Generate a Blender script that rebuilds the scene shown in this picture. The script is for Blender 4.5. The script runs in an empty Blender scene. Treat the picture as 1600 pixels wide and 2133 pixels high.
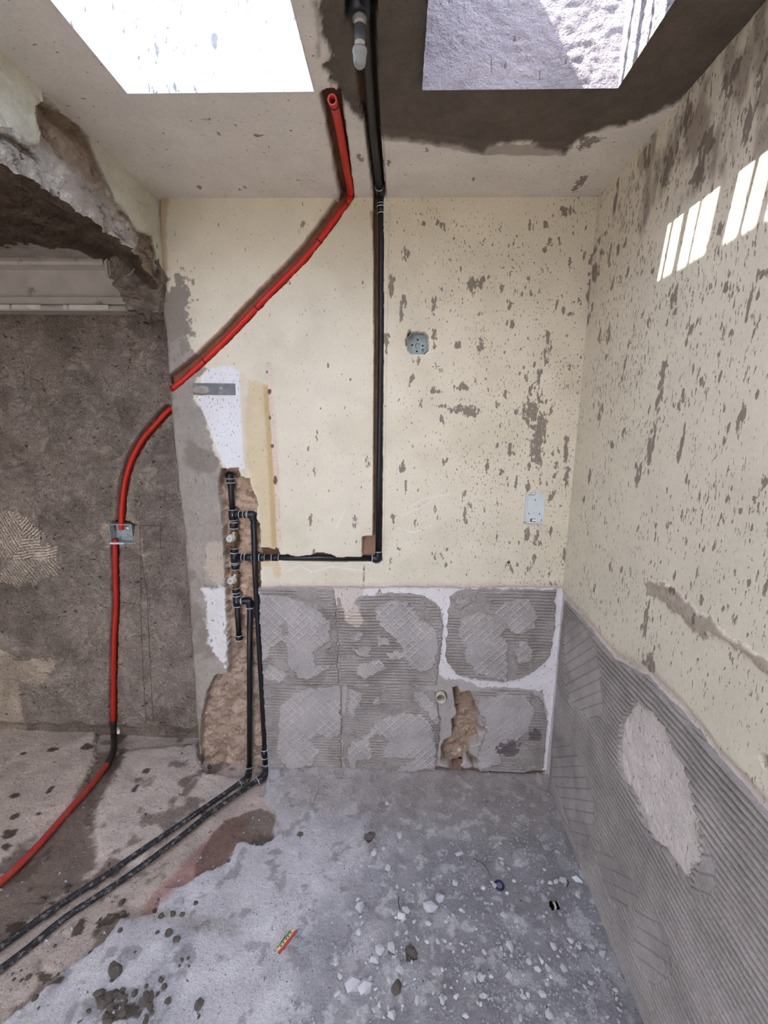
import bpy, bmesh, math, random
import numpy as np
from mathutils import Matrix, Vector

scene = bpy.context.scene
COL = scene.collection
rng = np.random.default_rng(7)
random.seed(7)

# ------------------------------------------------------------------ camera (fitted to the room's vanishing lines)
F, DIST, HGT = 944.0, 1.65, 1.4174
XL, XR, ZC, YA = -0.8186, 0.6263, 2.1467, 0.165   # left wall, right wall, ceiling, recessed wall beyond the opening


def _rot(p, yw, r):
    B = np.array([[1, 0, 0], [0, 0, -1], [0, 1, 0.]])
    cy, sy = np.cos(yw), np.sin(yw)
    Ry = np.array([[cy, 0, sy], [0, 1, 0], [-sy, 0, cy]])
    c, s = np.cos(p), np.sin(p)
    Rx = np.array([[1, 0, 0], [0, c, -s], [0, s, c]])
    c, s = np.cos(r), np.sin(r)
    return np.array([[c, -s, 0], [s, c, 0], [0, 0, 1]]) @ Rx @ Ry @ B


RC = _rot(.1905, .032, .0122)
CAM = np.array([0, -DIST, HGT])
cd = bpy.data.cameras.new('camera')
cam = bpy.data.objects.new('camera', cd)
COL.objects.link(cam)
cd.sensor_fit = 'VERTICAL'
cd.sensor_height = 24
cd.lens = F / 2133 * 24
cd.clip_start = .01
M = Matrix.Identity(4)
for i in range(3):
    M[i][0], M[i][1], M[i][2], M[i][3] = RC[0][i], -RC[1][i], -RC[2][i], CAM[i]
cam.matrix_world = M
scene.camera = cam

# ------------------------------------------------------------------ sky, sun, exposure
scene.view_settings.view_transform = 'Standard'
scene.view_settings.look = 'None'
scene.view_settings.gamma = 1
scene.view_settings.exposure = 1.18
w = bpy.data.worlds.new('sky')
scene.world = w
w.use_nodes = True
bg = w.node_tree.nodes['Background']
bg.inputs[0].default_value = (.78, .845, 1.0, 1)
bg.inputs[1].default_value = 5.6
sl = bpy.data.lights.new('sun', 'SUN')
sl.energy = 13
sl.angle = .009
sl.color = (1, .96, .9)
sun = bpy.data.objects.new('sun', sl)
COL.objects.link(sun)
sun.rotation_euler = Vector((.646, .17, -1)).to_track_quat('-Z', 'Y').to_euler()


# ------------------------------------------------------------------ pixels to points on a surface
def on(ax, val, px, py):
    d = RC.T @ np.array([(px - 800) / F, (py - 1066.5) / F, 1.])
    return CAM + (val - CAM[ax]) / d[ax] * d


PLANES = {'back': (1, 0, 0, 2), 'alc': (1, YA, 0, 2), 'right': (0, XR, 1, 2), 'left': (0, XL, 1, 2),
          'floor': (2, 0, 0, 1), 'ceil': (2, ZC, 0, 1), 'alcceil': (2, 1.985, 0, 1), 'shaft': (1, -.488, 0, 2)}


def pts(plane, L):
    """pixel list -> 2D points on a plane: back (x,z), alc (x,z), right (y,z), left (y,z), floor (x,y), ceil (x,y)"""
    ax, val, i, j = PLANES[plane]
    return np.array([[on(ax, val, *p)[i], on(ax, val, *p)[j]] for p in L])


# ------------------------------------------------------------------ numpy fields
def vnoise(x, y, seed=0):
    ix, iy = np.floor(x).astype(np.int64), np.floor(y).astype(np.int64)
    fx, fy = x - ix, y - iy
    fx, fy = fx * fx * (3 - 2 * fx), fy * fy * (3 - 2 * fy)

    def h(a, b):
        n = (a * 374761393 + b * 668265263 + seed * 974634757) & 0xffffffff
        n = ((n ^ (n >> 13)) * 1274126177) & 0xffffffff
        return ((n ^ (n >> 16)) & 0xffff) / 65535.0
    return (h(ix, iy) * (1 - fx) + h(ix + 1, iy) * fx) * (1 - fy) + (h(ix, iy + 1) * (1 - fx) + h(ix + 1, iy + 1) * fx) * fy


def fbm(x, y, scale, octv=4, seed=0):
    t = 0
    a = .5
    s = 0
    for o in range(octv):
        t = t + a * vnoise(x * scale, y * scale, seed + o * 17)
        s += a
        a *= .55
        scale *= 2.03
    return t / s - .5          # about -.5 .. .5


def sstep(a, b, x):
    t = np.clip((x - a) / (b - a), 0, 1)
    return t * t * (3 - 2 * t)


def sdpoly(P, X, Y, pad=.05):
    """signed distance to a polygon (negative inside)"""
    P = np.asarray(P)
    out = np.full(X.shape, 9.0)
    b = (X > P[:, 0].min() - pad) & (X < P[:, 0].max() + pad) & (Y > P[:, 1].min() - pad) & (Y < P[:, 1].max() + pad)
    if not b.any():
        return out
    x, y = X[b], Y[b]
    d = np.full(x.shape, 1e9)
    ins = np.zeros(x.shape, bool)
    n = len(P)
    for i in range(n):
        ax, ay = P[i]
        bx, by = P[(i + 1) % n]
        ex, ey = bx - ax, by - ay
        t = np.clip(((x - ax) * ex + (y - ay) * ey) / (ex * ex + ey * ey + 1e-12), 0, 1)
        d = np.minimum(d, (x - ax - t * ex) ** 2 + (y - ay - t * ey) ** 2)
        c = (ay > y) != (by > y)
        ins ^= c & (x < (bx - ax) * (y - ay) / (by - ay + 1e-12) + ax)
    out[b] = np.sqrt(d) * np.where(ins, -1, 1)
    return out


def sdline(P, X, Y, pad=.06):
    """distance to a polyline"""
    P = np.asarray(P)
    out = np.full(X.shape, 9.0)
    b = (X > P[:, 0].min() - pad) & (X < P[:, 0].max() + pad) & (Y > P[:, 1].min() - pad) & (Y < P[:, 1].max() + pad)
    if not b.any():
        return out
    x, y = X[b], Y[b]
    d = np.full(x.shape, 1e9)
    for i in range(len(P) - 1):
        ax, ay = P[i]
        ex, ey = P[i + 1] - P[i]
        t = np.clip(((x - ax) * ex + (y - ay) * ey) / (ex * ex + ey * ey + 1e-12), 0, 1)
        d = np.minimum(d, (x - ax - t * ex) ** 2 + (y - ay - t * ey) ** 2)
    out[b] = np.sqrt(d)
    return out


def lin(c):
    c = np.array(c) / 255.0
    return np.where(c <= .04045, c / 12.92, ((c + .055) / 1.055) ** 2.4)


class Field:
    """a surface's own colour, relief, splash density and roughness over a (u,v) grid"""

    def __init__(s, plane, U, V, base):
        s.plane = plane
        s.U, s.V = U, V
        s.X, s.Y = np.meshgrid(U, V, indexing='ij')
        s.h = np.zeros(s.X.shape)
        s.col = np.zeros(s.X.shape + (3,)) + lin(base)
        s.spl = np.zeros(s.X.shape)
        s.bmp = np.ones(s.X.shape)
        s.smr = np.zeros(s.X.shape)
        s.fine = fbm(s.X, s.Y, 60, 3, 91)
        s.mid = fbm(s.X, s.Y, 18, 3, 92)

    def mask(s, L, rag=.006, soft=.002, px=True, seed=None):
        P = pts(s.plane, L) if px else np.array(L)
        d = sdpoly(P, s.X, s.Y)
        d = d + (s.fine * 1.2 + s.mid * .8) * 2 * rag * (np.abs(d) < .2)
        return 1 - sstep(-soft, soft, d)

    def line(s, L, hw, rag=.002, soft=.0015, px=True):
        P = pts(s.plane, L) if px else np.array(L)
        d = sdline(P, s.X, s.Y) + s.fine * 2 * rag
        return 1 - sstep(hw - soft, hw + soft, d)

    def blob(s, px, py, rw, rh, rag=.5, ang=0.):
        """ragged splash; radii in photo pixels, turned into metres on the surface"""
        c = pts(s.plane, [(px, py), (px + rw, py), (px, py + rh)])
        x, y = s.X - c[0][0], s.Y - c[0][1]
        a, b = max(abs(c[1] - c[0])), max(abs(c[2] - c[0]))
        ca, sa = math.cos(ang), math.sin(ang)
        x, y = x * ca + y * sa, -x * sa + y * ca
        d = np.sqrt((x / a) ** 2 + (y / b) ** 2) + (s.fine * 1.4 + s.mid * .6) * 2 * rag
        return 1 - sstep(.8, 1.0, d)

    def splash(s, px, py, rw, rh, ang=0., k=1.):
        """soft density of a thrown splash; the material breaks it into ragged streaks"""
        c = pts(s.plane, [(px, py), (px + rw, py), (px, py + rh)])
        a, b = max(abs(c[1] - c[0])) * 1.25, max(abs(c[2] - c[0])) * 1.25
        x, y = s.X - c[0][0], s.Y - c[0][1]
        ca, sa = math.cos(ang), math.sin(ang)
        x, y = x * ca + y * sa, -x * sa + y * ca
        d = np.sqrt((x / a) ** 2 + (y / b) ** 2) + (s.fine * 1.3 + s.mid * .8) * .9
        s.smr = np.maximum(s.smr, k * (1 - sstep(.25, 1.25, d)))

    def paint(s, m, c, spl=None, bmp=None, var=0.):
        c = lin(c)
        k = m[..., None]
        cc = c * (1 + var * 2 * (s.mid + s.fine * .7))[..., None] if var else c
        s.col = s.col * (1 - k) + cc * k
        if spl is not None:
            s.spl = s.spl * (1 - m) + spl * m
        if bmp is not None:
            s.bmp = s.bmp * (1 - m) + bmp * m

    def carve(s, m, depth, rough=0., seed=5, scale=45):
        n = fbm(s.X, s.Y, scale, 4, seed) * 2 * rough if rough else 0
        s.h = s.h * (1 - m) + m * (-depth + n)


def steps(*segs):
    """(a, b, step) ... -> a sorted coordinate array that hits each a and b"""
    o = []
    for a, b, st in segs:
        n = max(1, int(round((b - a) / st)))
        o += list(np.linspace(a, b, n + 1))
    return np.unique(np.round(np.array(o), 6))


def grid_mesh(name, P, fld, mat, keep=None, flip=False, parent=None, kind='structure', smooth=True):
    nu, nv = P.shape[:2]
    idx = np.arange(nu * nv).reshape(nu, nv)
    q = np.stack([idx[:-1, :-1], idx[1:, :-1], idx[1:, 1:], idx[:-1, 1:]], -1)
    if flip:
        q = q[..., ::-1]
    if keep is not None:
        q = q[keep]
    q = q.reshape(-1, 4)
    co = P.reshape(-1, 3)
    col = np.concatenate([fld.col.reshape(-1, 3), np.ones((nu * nv, 1))], 1)
    sp, bm, sr = fld.spl.ravel(), fld.bmp.ravel(), fld.smr.ravel()
    if keep is not None:
        used = np.unique(q)
        rem = np.zeros(nu * nv, np.int64)
        rem[used] = np.arange(len(used))
        q = rem[q]
        co, col, sp, bm, sr = co[used], col[used], sp[used], bm[used], sr[used]
    me = bpy.data.meshes.new(name)
    me.vertices.add(len(co))
    me.vertices.foreach_set('co', co.astype(np.float32).ravel())
    me.loops.add(len(q) * 4)
    me.loops.foreach_set('vertex_index', q.astype(np.int32).ravel())
    me.polygons.add(len(q))
    me.polygons.foreach_set('loop_start', np.arange(0, len(q) * 4, 4, dtype=np.int32))
    me.polygons.foreach_set('loop_total', np.full(len(q), 4, np.int32))
    me.polygons.foreach_set('use_smooth', np.full(len(q), smooth))
    me.update(calc_edges=True)
    a = me.attributes.new('Col', 'FLOAT_COLOR', 'POINT')
    a.data.foreach_set('color', np.clip(col, 0, 1).astype(np.float32).ravel())
    a = me.attributes.new('spl', 'FLOAT', 'POINT')
    a.data.foreach_set('value', sp.astype(np.float32))
    a = me.attributes.new('bmp', 'FLOAT', 'POINT')
    a.data.foreach_set('value', bm.astype(np.float32))
    a = me.attributes.new('smr', 'FLOAT', 'POINT')
    a.data.foreach_set('value', sr.astype(np.float32))
    me.materials.append(mat)
    o = bpy.data.objects.new(name, me)
    COL.objects.link(o)
    if parent:
        o.parent = parent
    elif kind:
        o['kind'] = kind
    return o


# ------------------------------------------------------------------ materials
def new_mat(name):
    m = bpy.data.materials.new(name)
    m.use_nodes = True
    nt = m.node_tree
    return m, nt, nt.nodes['Principled BSDF']


def nd(nt, t, **kw):
    n = nt.nodes.new(t)
    for k, v in kw.items():
        if k.startswith('i_'):
            n.inputs[int(k[2:]) if k[2:].isdigit() else k[2:].replace('_', ' ')].default_value = v
        else:
            setattr(n, k, v)
    return n


def surface(name, stretch=(1, 1, 1), rot=(0, 0, 0), spcol=(112, 100, 91), bump=.5, rough=.9, speck=70., grain=.10, crease=0., cscale=38.):
    m, nt, b = new_mat(name)
    L = nt.links.new
    b.inputs['Roughness'].default_value = rough
    b.inputs['Specular IOR Level'].default_value = .2
    col = nd(nt, 'ShaderNodeAttribute', attribute_name='Col')
    spl = nd(nt, 'ShaderNodeAttribute', attribute_name='spl')
    bmp = nd(nt, 'ShaderNodeAttribute', attribute_name='bmp')
    tc = nd(nt, 'ShaderNodeTexCoord')
    mp = nd(nt, 'ShaderNodeMapping')
    mp.inputs['Rotation'].default_value = rot
    mp.inputs['Scale'].default_value = stretch
    L(tc.outputs['Object'], mp.inputs[0])
    # grain in the colour
    n1 = nd(nt, 'ShaderNodeTexNoise', i_Scale=140., i_Detail=5., i_Roughness=.65)
    n2 = nd(nt, 'ShaderNodeTexNoise', i_Scale=9., i_Detail=4.)
    L(tc.outputs['Object'], n1.inputs['Vector'])
    L(tc.outputs['Object'], n2.inputs['Vector'])
    av = nd(nt, 'ShaderNodeMath', operation='ADD')
    L(n1.outputs[0], av.inputs[0])
    L(n2.outputs[0], av.inputs[1])
    rg = nd(nt, 'ShaderNodeMapRange')
    rg.inputs['From Min'].default_value = .6
    rg.inputs['From Max'].default_value = 1.4
    rg.inputs['To Min'].default_value = 1 - grain * 1.6
    rg.inputs['To Max'].default_value = 1 + grain * 1.4
    L(av.outputs[0], rg.inputs[0])
    vm = nd(nt, 'ShaderNodeVectorMath', operation='SCALE')
    L(col.outputs['Color'], vm.inputs[0])
    L(rg.outputs[0], vm.inputs['Scale'])
    # splashes of mortar: two sizes, density from the attribute
    fac = None
    for sc, th, k in ((speck, .70, .17), (speck * .42, .70, .06)):
        s = nd(nt, 'ShaderNodeTexNoise', i_Scale=sc, i_Detail=3., i_Roughness=.55)
        L(mp.outputs[0], s.inputs['Vector'])
        t = nd(nt, 'ShaderNodeMath', operation='MULTIPLY_ADD')
        t.inputs[1].default_value = k
        L(spl.outputs['Fac'], t.inputs[0])
        L(s.outputs[0], t.inputs[2])
        r = nd(nt, 'ShaderNodeMapRange')
        r.inputs['From Min'].default_value = th
        r.inputs['From Max'].default_value = th + .025
        L(t.outputs[0], r.inputs[0])
        if fac is None:
            fac = r
        else:
            mx = nd(nt, 'ShaderNodeMath', operation='MAXIMUM')
            L(fac.outputs[0], mx.inputs[0])
            L(r.outputs[0], mx.inputs[1])
            fac = mx
    smr = nd(nt, 'ShaderNodeAttribute', attribute_name='smr')
    sn = nd(nt, 'ShaderNodeTexNoise', i_Scale=105., i_Detail=5., i_Roughness=.65)
    L(mp.outputs[0], sn.inputs['Vector'])
    sa = nd(nt, 'ShaderNodeMath', operation='MULTIPLY_ADD')
    sa.inputs[1].default_value = .85
    sc_ = nd(nt, 'ShaderNodeMath', operation='MULTIPLY_ADD')
    sc_.inputs[1].default_value = 2.6
    sc_.inputs[2].default_value = -1.3
    L(sn.outputs[0], sc_.inputs[0])
    L(smr.outputs['Fac'], sa.inputs[0])
    L(sc_.outputs[0], sa.inputs[2])
    sm = nd(nt, 'ShaderNodeMapRange')
    sm.inputs['From Min'].default_value = .55
    sm.inputs['From Max'].default_value = .66
    L(sa.outputs[0], sm.inputs[0])
    gate = nd(nt, 'ShaderNodeMath', operation='GREATER_THAN')
    gate.inputs[1].default_value = .02
    L(spl.outputs['Fac'], gate.inputs[0])
    f2 = nd(nt, 'ShaderNodeMath', operation='MULTIPLY')
    L(fac.outputs[0], f2.inputs[0])
    L(gate.outputs[0], f2.inputs[1])
    f4 = nd(nt, 'ShaderNodeMath', operation='MAXIMUM')
    L(f2.outputs[0], f4.inputs[0])
    g2 = nd(nt, 'ShaderNodeMath', operation='GREATER_THAN')
    g2.inputs[1].default_value = .02
    L(smr.outputs['Fac'], g2.inputs[0])
    g3 = nd(nt, 'ShaderNodeMath', operation='MULTIPLY')
    L(sm.outputs[0], g3.inputs[0])
    L(g2.outputs[0], g3.inputs[1])
    L(g3.outputs[0], f4.inputs[1])
    f2 = f4
    f3 = nd(nt, 'ShaderNodeMath', operation='MULTIPLY')
    f3.inputs[1].default_value = .8
    L(f2.outputs[0], f3.inputs[0])
    mix = nd(nt, 'ShaderNodeMix', data_type='RGBA')
    L(f3.outputs[0], mix.inputs['Factor'])
    L(vm.outputs[0], mix.inputs['A'])
    mix.inputs['B'].default_value = (*lin(spcol), 1)
    L(mix.outputs['Result'], b.inputs['Base Color'])
    # relief
    n3 = nd(nt, 'ShaderNodeTexNoise', i_Scale=230., i_Detail=4., i_Roughness=.6)
    n4 = nd(nt, 'ShaderNodeTexNoise', i_Scale=70., i_Detail=5., i_Roughness=.6)
    L(tc.outputs['Object'], n3.inputs['Vector'])
    L(tc.outputs['Object'], n4.inputs['Vector'])
    ad = nd(nt, 'ShaderNodeMath', operation='MULTIPLY_ADD')
    ad.inputs[1].default_value = .5
    L(n3.outputs[0], ad.inputs[0])
    L(n4.outputs[0], ad.inputs[2])
    src = ad
    if crease:
        n5 = nd(nt, 'ShaderNodeTexNoise', i_Scale=cscale, i_Detail=6., i_Roughness=.62, i_Distortion=.6)
        L(tc.outputs['Object'], n5.inputs['Vector'])
        s5 = nd(nt, 'ShaderNodeMath', operation='SUBTRACT')
        s5.inputs[1].default_value = .5
        L(n5.outputs[0], s5.inputs[0])
        a5 = nd(nt, 'ShaderNodeMath', operation='ABSOLUTE')
        L(s5.outputs[0], a5.inputs[0])
        r5 = nd(nt, 'ShaderNodeMapRange')
        r5.inputs['From Max'].default_value = .07
        r5.inputs['To Max'].default_value = crease
        L(a5.outputs[0], r5.inputs[0])
        c5 = nd(nt, 'ShaderNodeMath', operation='ADD')
        L(ad.outputs[0], c5.inputs[0])
        L(r5.outputs[0], c5.inputs[1])
        src = c5
    hm = nd(nt, 'ShaderNodeMath', operation='MULTIPLY')
    L(src.outputs[0], hm.inputs[0])
    L(bmp.outputs['Fac'], hm.inputs[1])
    h2 = nd(nt, 'ShaderNodeMath', operation='MULTIPLY_ADD')
    h2.inputs[1].default_value = .25
    L(f2.outputs[0], h2.inputs[0])
    L(hm.outputs[0], h2.inputs[2])
    bp = nd(nt, 'ShaderNodeBump')
    bp.inputs['Strength'].default_value = bump
    bp.inputs['Distance'].default_value = .006
    L(h2.outputs[0], bp.inputs['Height'])
    L(bp.outputs[0], b.inputs['Normal'])
    return m


def plain(name, c, rough=.5, metal=0., noise=.12, scale=60., dust=None, spec=.5, bump=.0):
    """one colour with slight procedural variation and, if wanted, settled dust"""
    m, nt, b = new_mat(name)
    L = nt.links.new
    b.inputs['Roughness'].default_value = rough
    b.inputs['Metallic'].default_value = metal
    b.inputs['Specular IOR Level'].default_value = spec
    tc = nd(nt, 'ShaderNodeTexCoord')
    n = nd(nt, 'ShaderNodeTexNoise', i_Scale=scale, i_Detail=5.)
    L(tc.outputs['Object'], n.inputs['Vector'])
    r = nd(nt, 'ShaderNodeMapRange')
    r.inputs['From Min'].default_value = .3
    r.inputs['From Max'].default_value = .7
    r.inputs['To Min'].default_value = 1 - noise
    r.inputs['To Max'].default_value = 1 + noise
    L(n.outputs[0], r.inputs[0])
    vm = nd(nt, 'ShaderNodeVectorMath', operation='SCALE')
    vm.inputs[0].default_value = lin(c)
    L(r.outputs[0], vm.inputs['Scale'])
    out = vm.outputs[0]
    if dust:
        n2 = nd(nt, 'ShaderNodeTexNoise', i_Scale=scale * .8, i_Detail=6., i_Roughness=.7)
        L(tc.outputs['Object'], n2.inputs['Vector'])
        r2 = nd(nt, 'ShaderNodeMapRange')
        r2.inputs['From Min'].default_value = dust[1]
        r2.inputs['From Max'].default_value = dust[1] + .12
        L(n2.outputs[0], r2.inputs[0])
        mx = nd(nt, 'ShaderNodeMix', data_type='RGBA')
        L(r2.outputs[0], mx.inputs['Factor'])
        L(out, mx.inputs['A'])
        mx.inputs['B'].default_value = (*lin(dust[0]), 1)
        out = mx.outputs['Result']
    L(out, b.inputs['Base Color'])
    if bump:
        bp = nd(nt, 'ShaderNodeBump')
        bp.inputs['Strength'].default_value = bump
        bp.inputs['Distance'].default_value = .003
        L(n.outputs[0], bp.inputs['Height'])
        L(bp.outputs[0], b.inputs['Normal'])
    return m


MAT = dict(
    back=surface('painted_plaster_back', stretch=(1, 1, .42), speck=190., bump=.4, grain=.06),
    right=surface('painted_plaster_right', stretch=(1, 1, .3), rot=(.22, 0, 0), speck=210., bump=.4, grain=.06),
    render=surface('rough_cement_render', stretch=(.6, 1, 1), bump=1., grain=.30, speck=110., spcol=(84, 72, 63), crease=.35, cscale=34.),
    ceil=surface('ceiling_plaster', bump=.6, grain=.08, speck=120., crease=.2, cscale=40.),
    shaft=surface('shaft_plaster', stretch=(1, 1, .3), bump=1., grain=.14, speck=80., crease=0.),
    stone=surface('broken_masonry', bump=1.0, grain=.34, crease=.5, cscale=26.),
    left=surface('broken_wall_end', bump=1.0, grain=.12, crease=.4, cscale=26.),
    floor=surface('dusty_floor', bump=.8, grain=.2, speck=130., spcol=(70, 60, 52), crease=.1, cscale=45.),
    mortar=surface('tile_mortar', bump=.6, grain=.2),
    black=plain('black_pipe_plastic', (17, 19, 26), rough=.38, noise=.25),
    blackdust=plain('dusty_black_pipe', (26, 27, 33), rough=.7, dust=((128, 122, 120), .52), scale=90),
    red=plain('orange_red_conduit', (205, 32, 14), rough=.42, noise=.10),
    reddust=plain('dusty_red_conduit', (176, 54, 40), rough=.75, dust=((160, 96, 84), .55), scale=50),
    sleeve=plain('dark_conduit_sleeve', (38, 30, 28), rough=.7),
    pale=plain('printed_pale_ring', (186, 190, 196), rough=.5),
    white=plain('dirty_white_plastic', (205, 200, 192), rough=.5, dust=((150, 138, 128), .6)),
    whiteplate=plain('white_switch_plastic', (214, 220, 222), rough=.45, noise=.05),
    brass=plain('dull_brass', (120, 96, 66), rough=.6, metal=.4, noise=.3),
    galv=plain('galvanised_steel', (150, 155, 158), rough=.45, metal=.55, noise=.16, scale=25),
    greybox=plain('blue_grey_box', (172, 184, 184), rough=.5, metal=.2, noise=.10, scale=30),
    dark=plain('dark_void', (9, 8, 8), rough=1, spec=0),
    pencil=plain('pencil_line', (84, 74, 70), rough=1),
    stonegrey=plain('mortar_fragment', (160, 158, 163), rough=.95, noise=.22, scale=40, bump=.4),
    clod=plain('damp_clod', (98, 89, 81), rough=.95, noise=.25, scale=50, bump=.6),
    chip=plain('pale_chip', (212, 210, 212), rough=.9, noise=.1),
    pvc=plain('beige_drain_pvc', (196, 184, 168), rough=.5),
    bluering=plain('dark_blue_rubber', (24, 22, 78), rough=.45),
    trim=plain('old_white_paint', (176, 168, 158), rough=.7, noise=.12, scale=14, dust=((112, 100, 90), .6)),
    glass=None,
)


def clear_plastic():
    m, nt, b = new_mat('clear_grey_plastic')
    b.inputs['Base Color'].default_value = (.75, .78, .8, 1)
    b.inputs['Transmission Weight'].default_value = .7
    b.inputs['Roughness'].default_value = .22
    n = nd(nt, 'ShaderNodeTexNoise', i_Scale=40.)
    r = nd(nt, 'ShaderNodeMapRange')
    r.inputs['To Min'].default_value = .12
    r.inputs['To Max'].default_value = .35
    nt.links.new(n.outputs[0], r.inputs[0])
    nt.links.new(r.outputs[0], b.inputs['Roughness'])
    return m


MAT['glass'] = clear_plastic()


# ------------------------------------------------------------------ mesh helpers for things
def link(name, me, parent=None):
    o = bpy.data.objects.new(name, me)
    COL.objects.link(o)
    if parent:
        o.parent = parent
        o.matrix_parent_inverse = Matrix.Translation(-Vector(parent.location))
    return o


def mesh_from(bm, mat, name='part', smooth=True):
    me = bpy.data.meshes.new(name)
    bmesh.ops.recalc_face_normals(bm, faces=bm.faces)
    if smooth:
        for f in bm.faces:
            f.smooth = True
    bm.to_mesh(me)
    bm.free()
    me.materials.append(mat)
    return me


def thing(name, label, cat, loc=(0, 0, 0), group=None):
    o = bpy.data.objects.new(name, None)
    COL.objects.link(o)
    o.location = loc
    o.empty_display_size = .05
    o['label'], o['category'] = label, cat
    if group:
        o['group'] = group
    return o


def tag(o, label, cat, group=None):
    o['label'], o['category'] = label, cat
    if group:
        o['group'] = group
    return o


def spline(P, n=8):
    """Catmull-Rom through points"""
    P = [np.array(p, float) for p in P]
    if len(P) < 3:
        return P
    Q = [2 * P[0] - P[1]] + P + [2 * P[-1] - P[-2]]
    o = []
    for i in range(1, len(Q) - 2):
        for k in range(n):
            t = k / n
            a, b, c, d = Q[i - 1:i + 3]
            o.append(.5 * (2 * b + (c - a) * t + (2 * a - 5 * b + 4 * c - d) * t * t + (3 * b - a - 3 * c + d) * t ** 3))
    o.append(P[-1])
    return o


def tube_bm(P, r, seg=14, caps=True, bm=None, rad=None):
    bm = bm or bmesh.new()
    P = [Vector(p) for p in P]
    rings = []
    up = None
    for i, p in enumerate(P):
        t = (P[min(i + 1, len(P) - 1)] - P[max(i - 1, 0)]).normalized()
        if up is None:
            up = t.orthogonal().normalized()
        up = (up - t * up.dot(t)).normalized()
        s = t.cross(up)
        rr = rad[i] if rad is not None else r
        rings.append([bm.verts.new(p + (up * math.cos(a) + s * math.sin(a)) * rr) for a in [2 * math.pi * k / seg for k in range(seg)]])
    for a, b in zip(rings[:-1], rings[1:]):
        for k in range(seg):
            bm.faces.new((a[k], a[(k + 1) % seg], b[(k + 1) % seg], b[k]))
    if caps:
        bm.faces.new(rings[0][::-1])
        bm.faces.new(rings[-1])
    return bm


def tube(name, P, r, mat, parent=None, seg=14, caps=True, rad=None):
    return link(name, mesh_from(tube_bm(P, r, seg, caps, rad=rad), mat, name), parent)


def lathe(name, base, axis, prof, mat, parent=None, seg=18):
    """revolve (distance along axis, radius) pairs"""
    bm = bmesh.new()
    a = Vector(axis).normalized()
    u = a.orthogonal().normalized()
    v = a.cross(u)
    rings = []
    for t, r in prof:
        rings.append([bm.verts.new(Vector(base) + a * t + (u * math.cos(k) + v * math.sin(k)) * max(r, 1e-5)) for k in [2 * math.pi * i / seg for i in range(seg)]])
    for x, y in zip(rings[:-1], rings[1:]):
        for k in range(seg):
            bm.faces.new((x[k], x[(k + 1) % seg], y[(k + 1) % seg], y[k]))
    bmesh.ops.remove_doubles(bm, verts=bm.verts, dist=1e-4)
    me = mesh_from(bm, mat, name)
    o = link(name, me, parent)
    return o


def box_bm(lo, hi, bev=0., bm=None):
    bm = bm or bmesh.new()
    r = bmesh.ops.create_cube(bm, size=1)
    lo, hi = Vector(lo), Vector(hi)
    for v in r['verts']:
        v.co = Vector([lo[i] + (v.co[i] + .5) * (hi[i] - lo[i]) for i in range(3)])
    if bev:
        bmesh.ops.bevel(bm, geom=[e for e in bm.edges], offset=bev, segments=2, affect='EDGES')
    return bm


def box(name, lo, hi, mat, parent=None, bev=0., struct=False):
    o = link(name, mesh_from(box_bm(lo, hi, bev), mat, name, smooth=False), parent)
    if struct and not parent:
        o['kind'] = 'structure'
    return o


def B(px, py, y=0.):
    return on(1, y, px, py)          # point at the back wall (or a parallel plane)


def FL(px, py, z=0.):
    return on(2, z, px, py)          # point at floor level


def CE(px, py, z=0.):
    return on(2, ZC + z, px, py)     # point at ceiling level


# =================================================================== THE SETTING
YF = -3.3          # the room runs on behind the camera to here
S1 = (-.628, -.205, -2.00, -.488)    # skylight openings: x0, x1, y0, y1
S2 = (.036, .462, -2.00, -.488)
ZT = 2.69          # top of the skylight shafts


def c_at(x0, y0, k, L):
    return [(x0 + a / k, y0 + b / k) for a, b in L]


# ---- back wall ------------------------------------------------------------------
U = np.concatenate([np.arange(-.18, -.001, .02) + XL, steps((XL, XR + .012, .003))])
V = steps((-.03, ZC + .06, .003))
f = Field('back', U, V, (228, 217, 195))
f.spl[:] = np.clip(.36 * sstep(-.3, .5, f.X + f.Y * .06) + .12 + .6 * fbm(f.X, f.Y, 7, 3, 19) * sstep(-.3, .3, f.X), .05, 1)
f.bmp[:] = .6
# cooler, duller tone fading in low on the wall, random blotches
f.paint(.35 * sstep(1.35, .75, f.Y), (208, 203, 186))
f.paint(.25 * sstep(-.05, .2, fbm(f.X, f.Y, 5, 4, 3)), (198, 188, 160))
# lower band: bare plaster where the tiles were
zband = .797 + .024 * (f.X + .42)
band = 1 - sstep(-.004, .004, f.Y - (zband + .006 * f.fine + .012 * f.mid))
f.paint(band * sstep(XL + .27, XL + .275, f.X), (172, 164, 160), spl=.2, bmp=1.2, var=.10)
wht = f.mask(c_at(400, 1180, 2., [(585, 98), (680, 60), (960, 62), (1130, 80), (1520, 80), (1560, 90), (1580, 200), (1555, 400), (1490, 880), (1462, 880), (1480, 600), (1460, 520), (1300, 505), (1190, 505), (1160, 480), (1060, 470), (1010, 440), (1035, 380),
                                  (1045, 200), (1010, 150), (960, 125), (820, 128), (700, 130), (640, 140)]), .008, .003)
f.paint(wht * band, (222, 217, 217), spl=.35, bmp=.8, var=.05)
f.paint(band * f.mask([(690, 1210), (760, 1210), (755, 1250), (720, 1300), (700, 1260)], .006, .003), (206, 194, 184))
f.h += -.004 * band
edge = np.exp(-((f.Y - zband - .008 - f.mid * .02) / .012) ** 2) * sstep(XL + .27, XL + .275, f.X)
f.paint(np.clip(edge, 0, 1) * .8, (206, 190, 176), var=.1)
f.h += edge * .002 * (1 + f.fine * 3)
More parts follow.
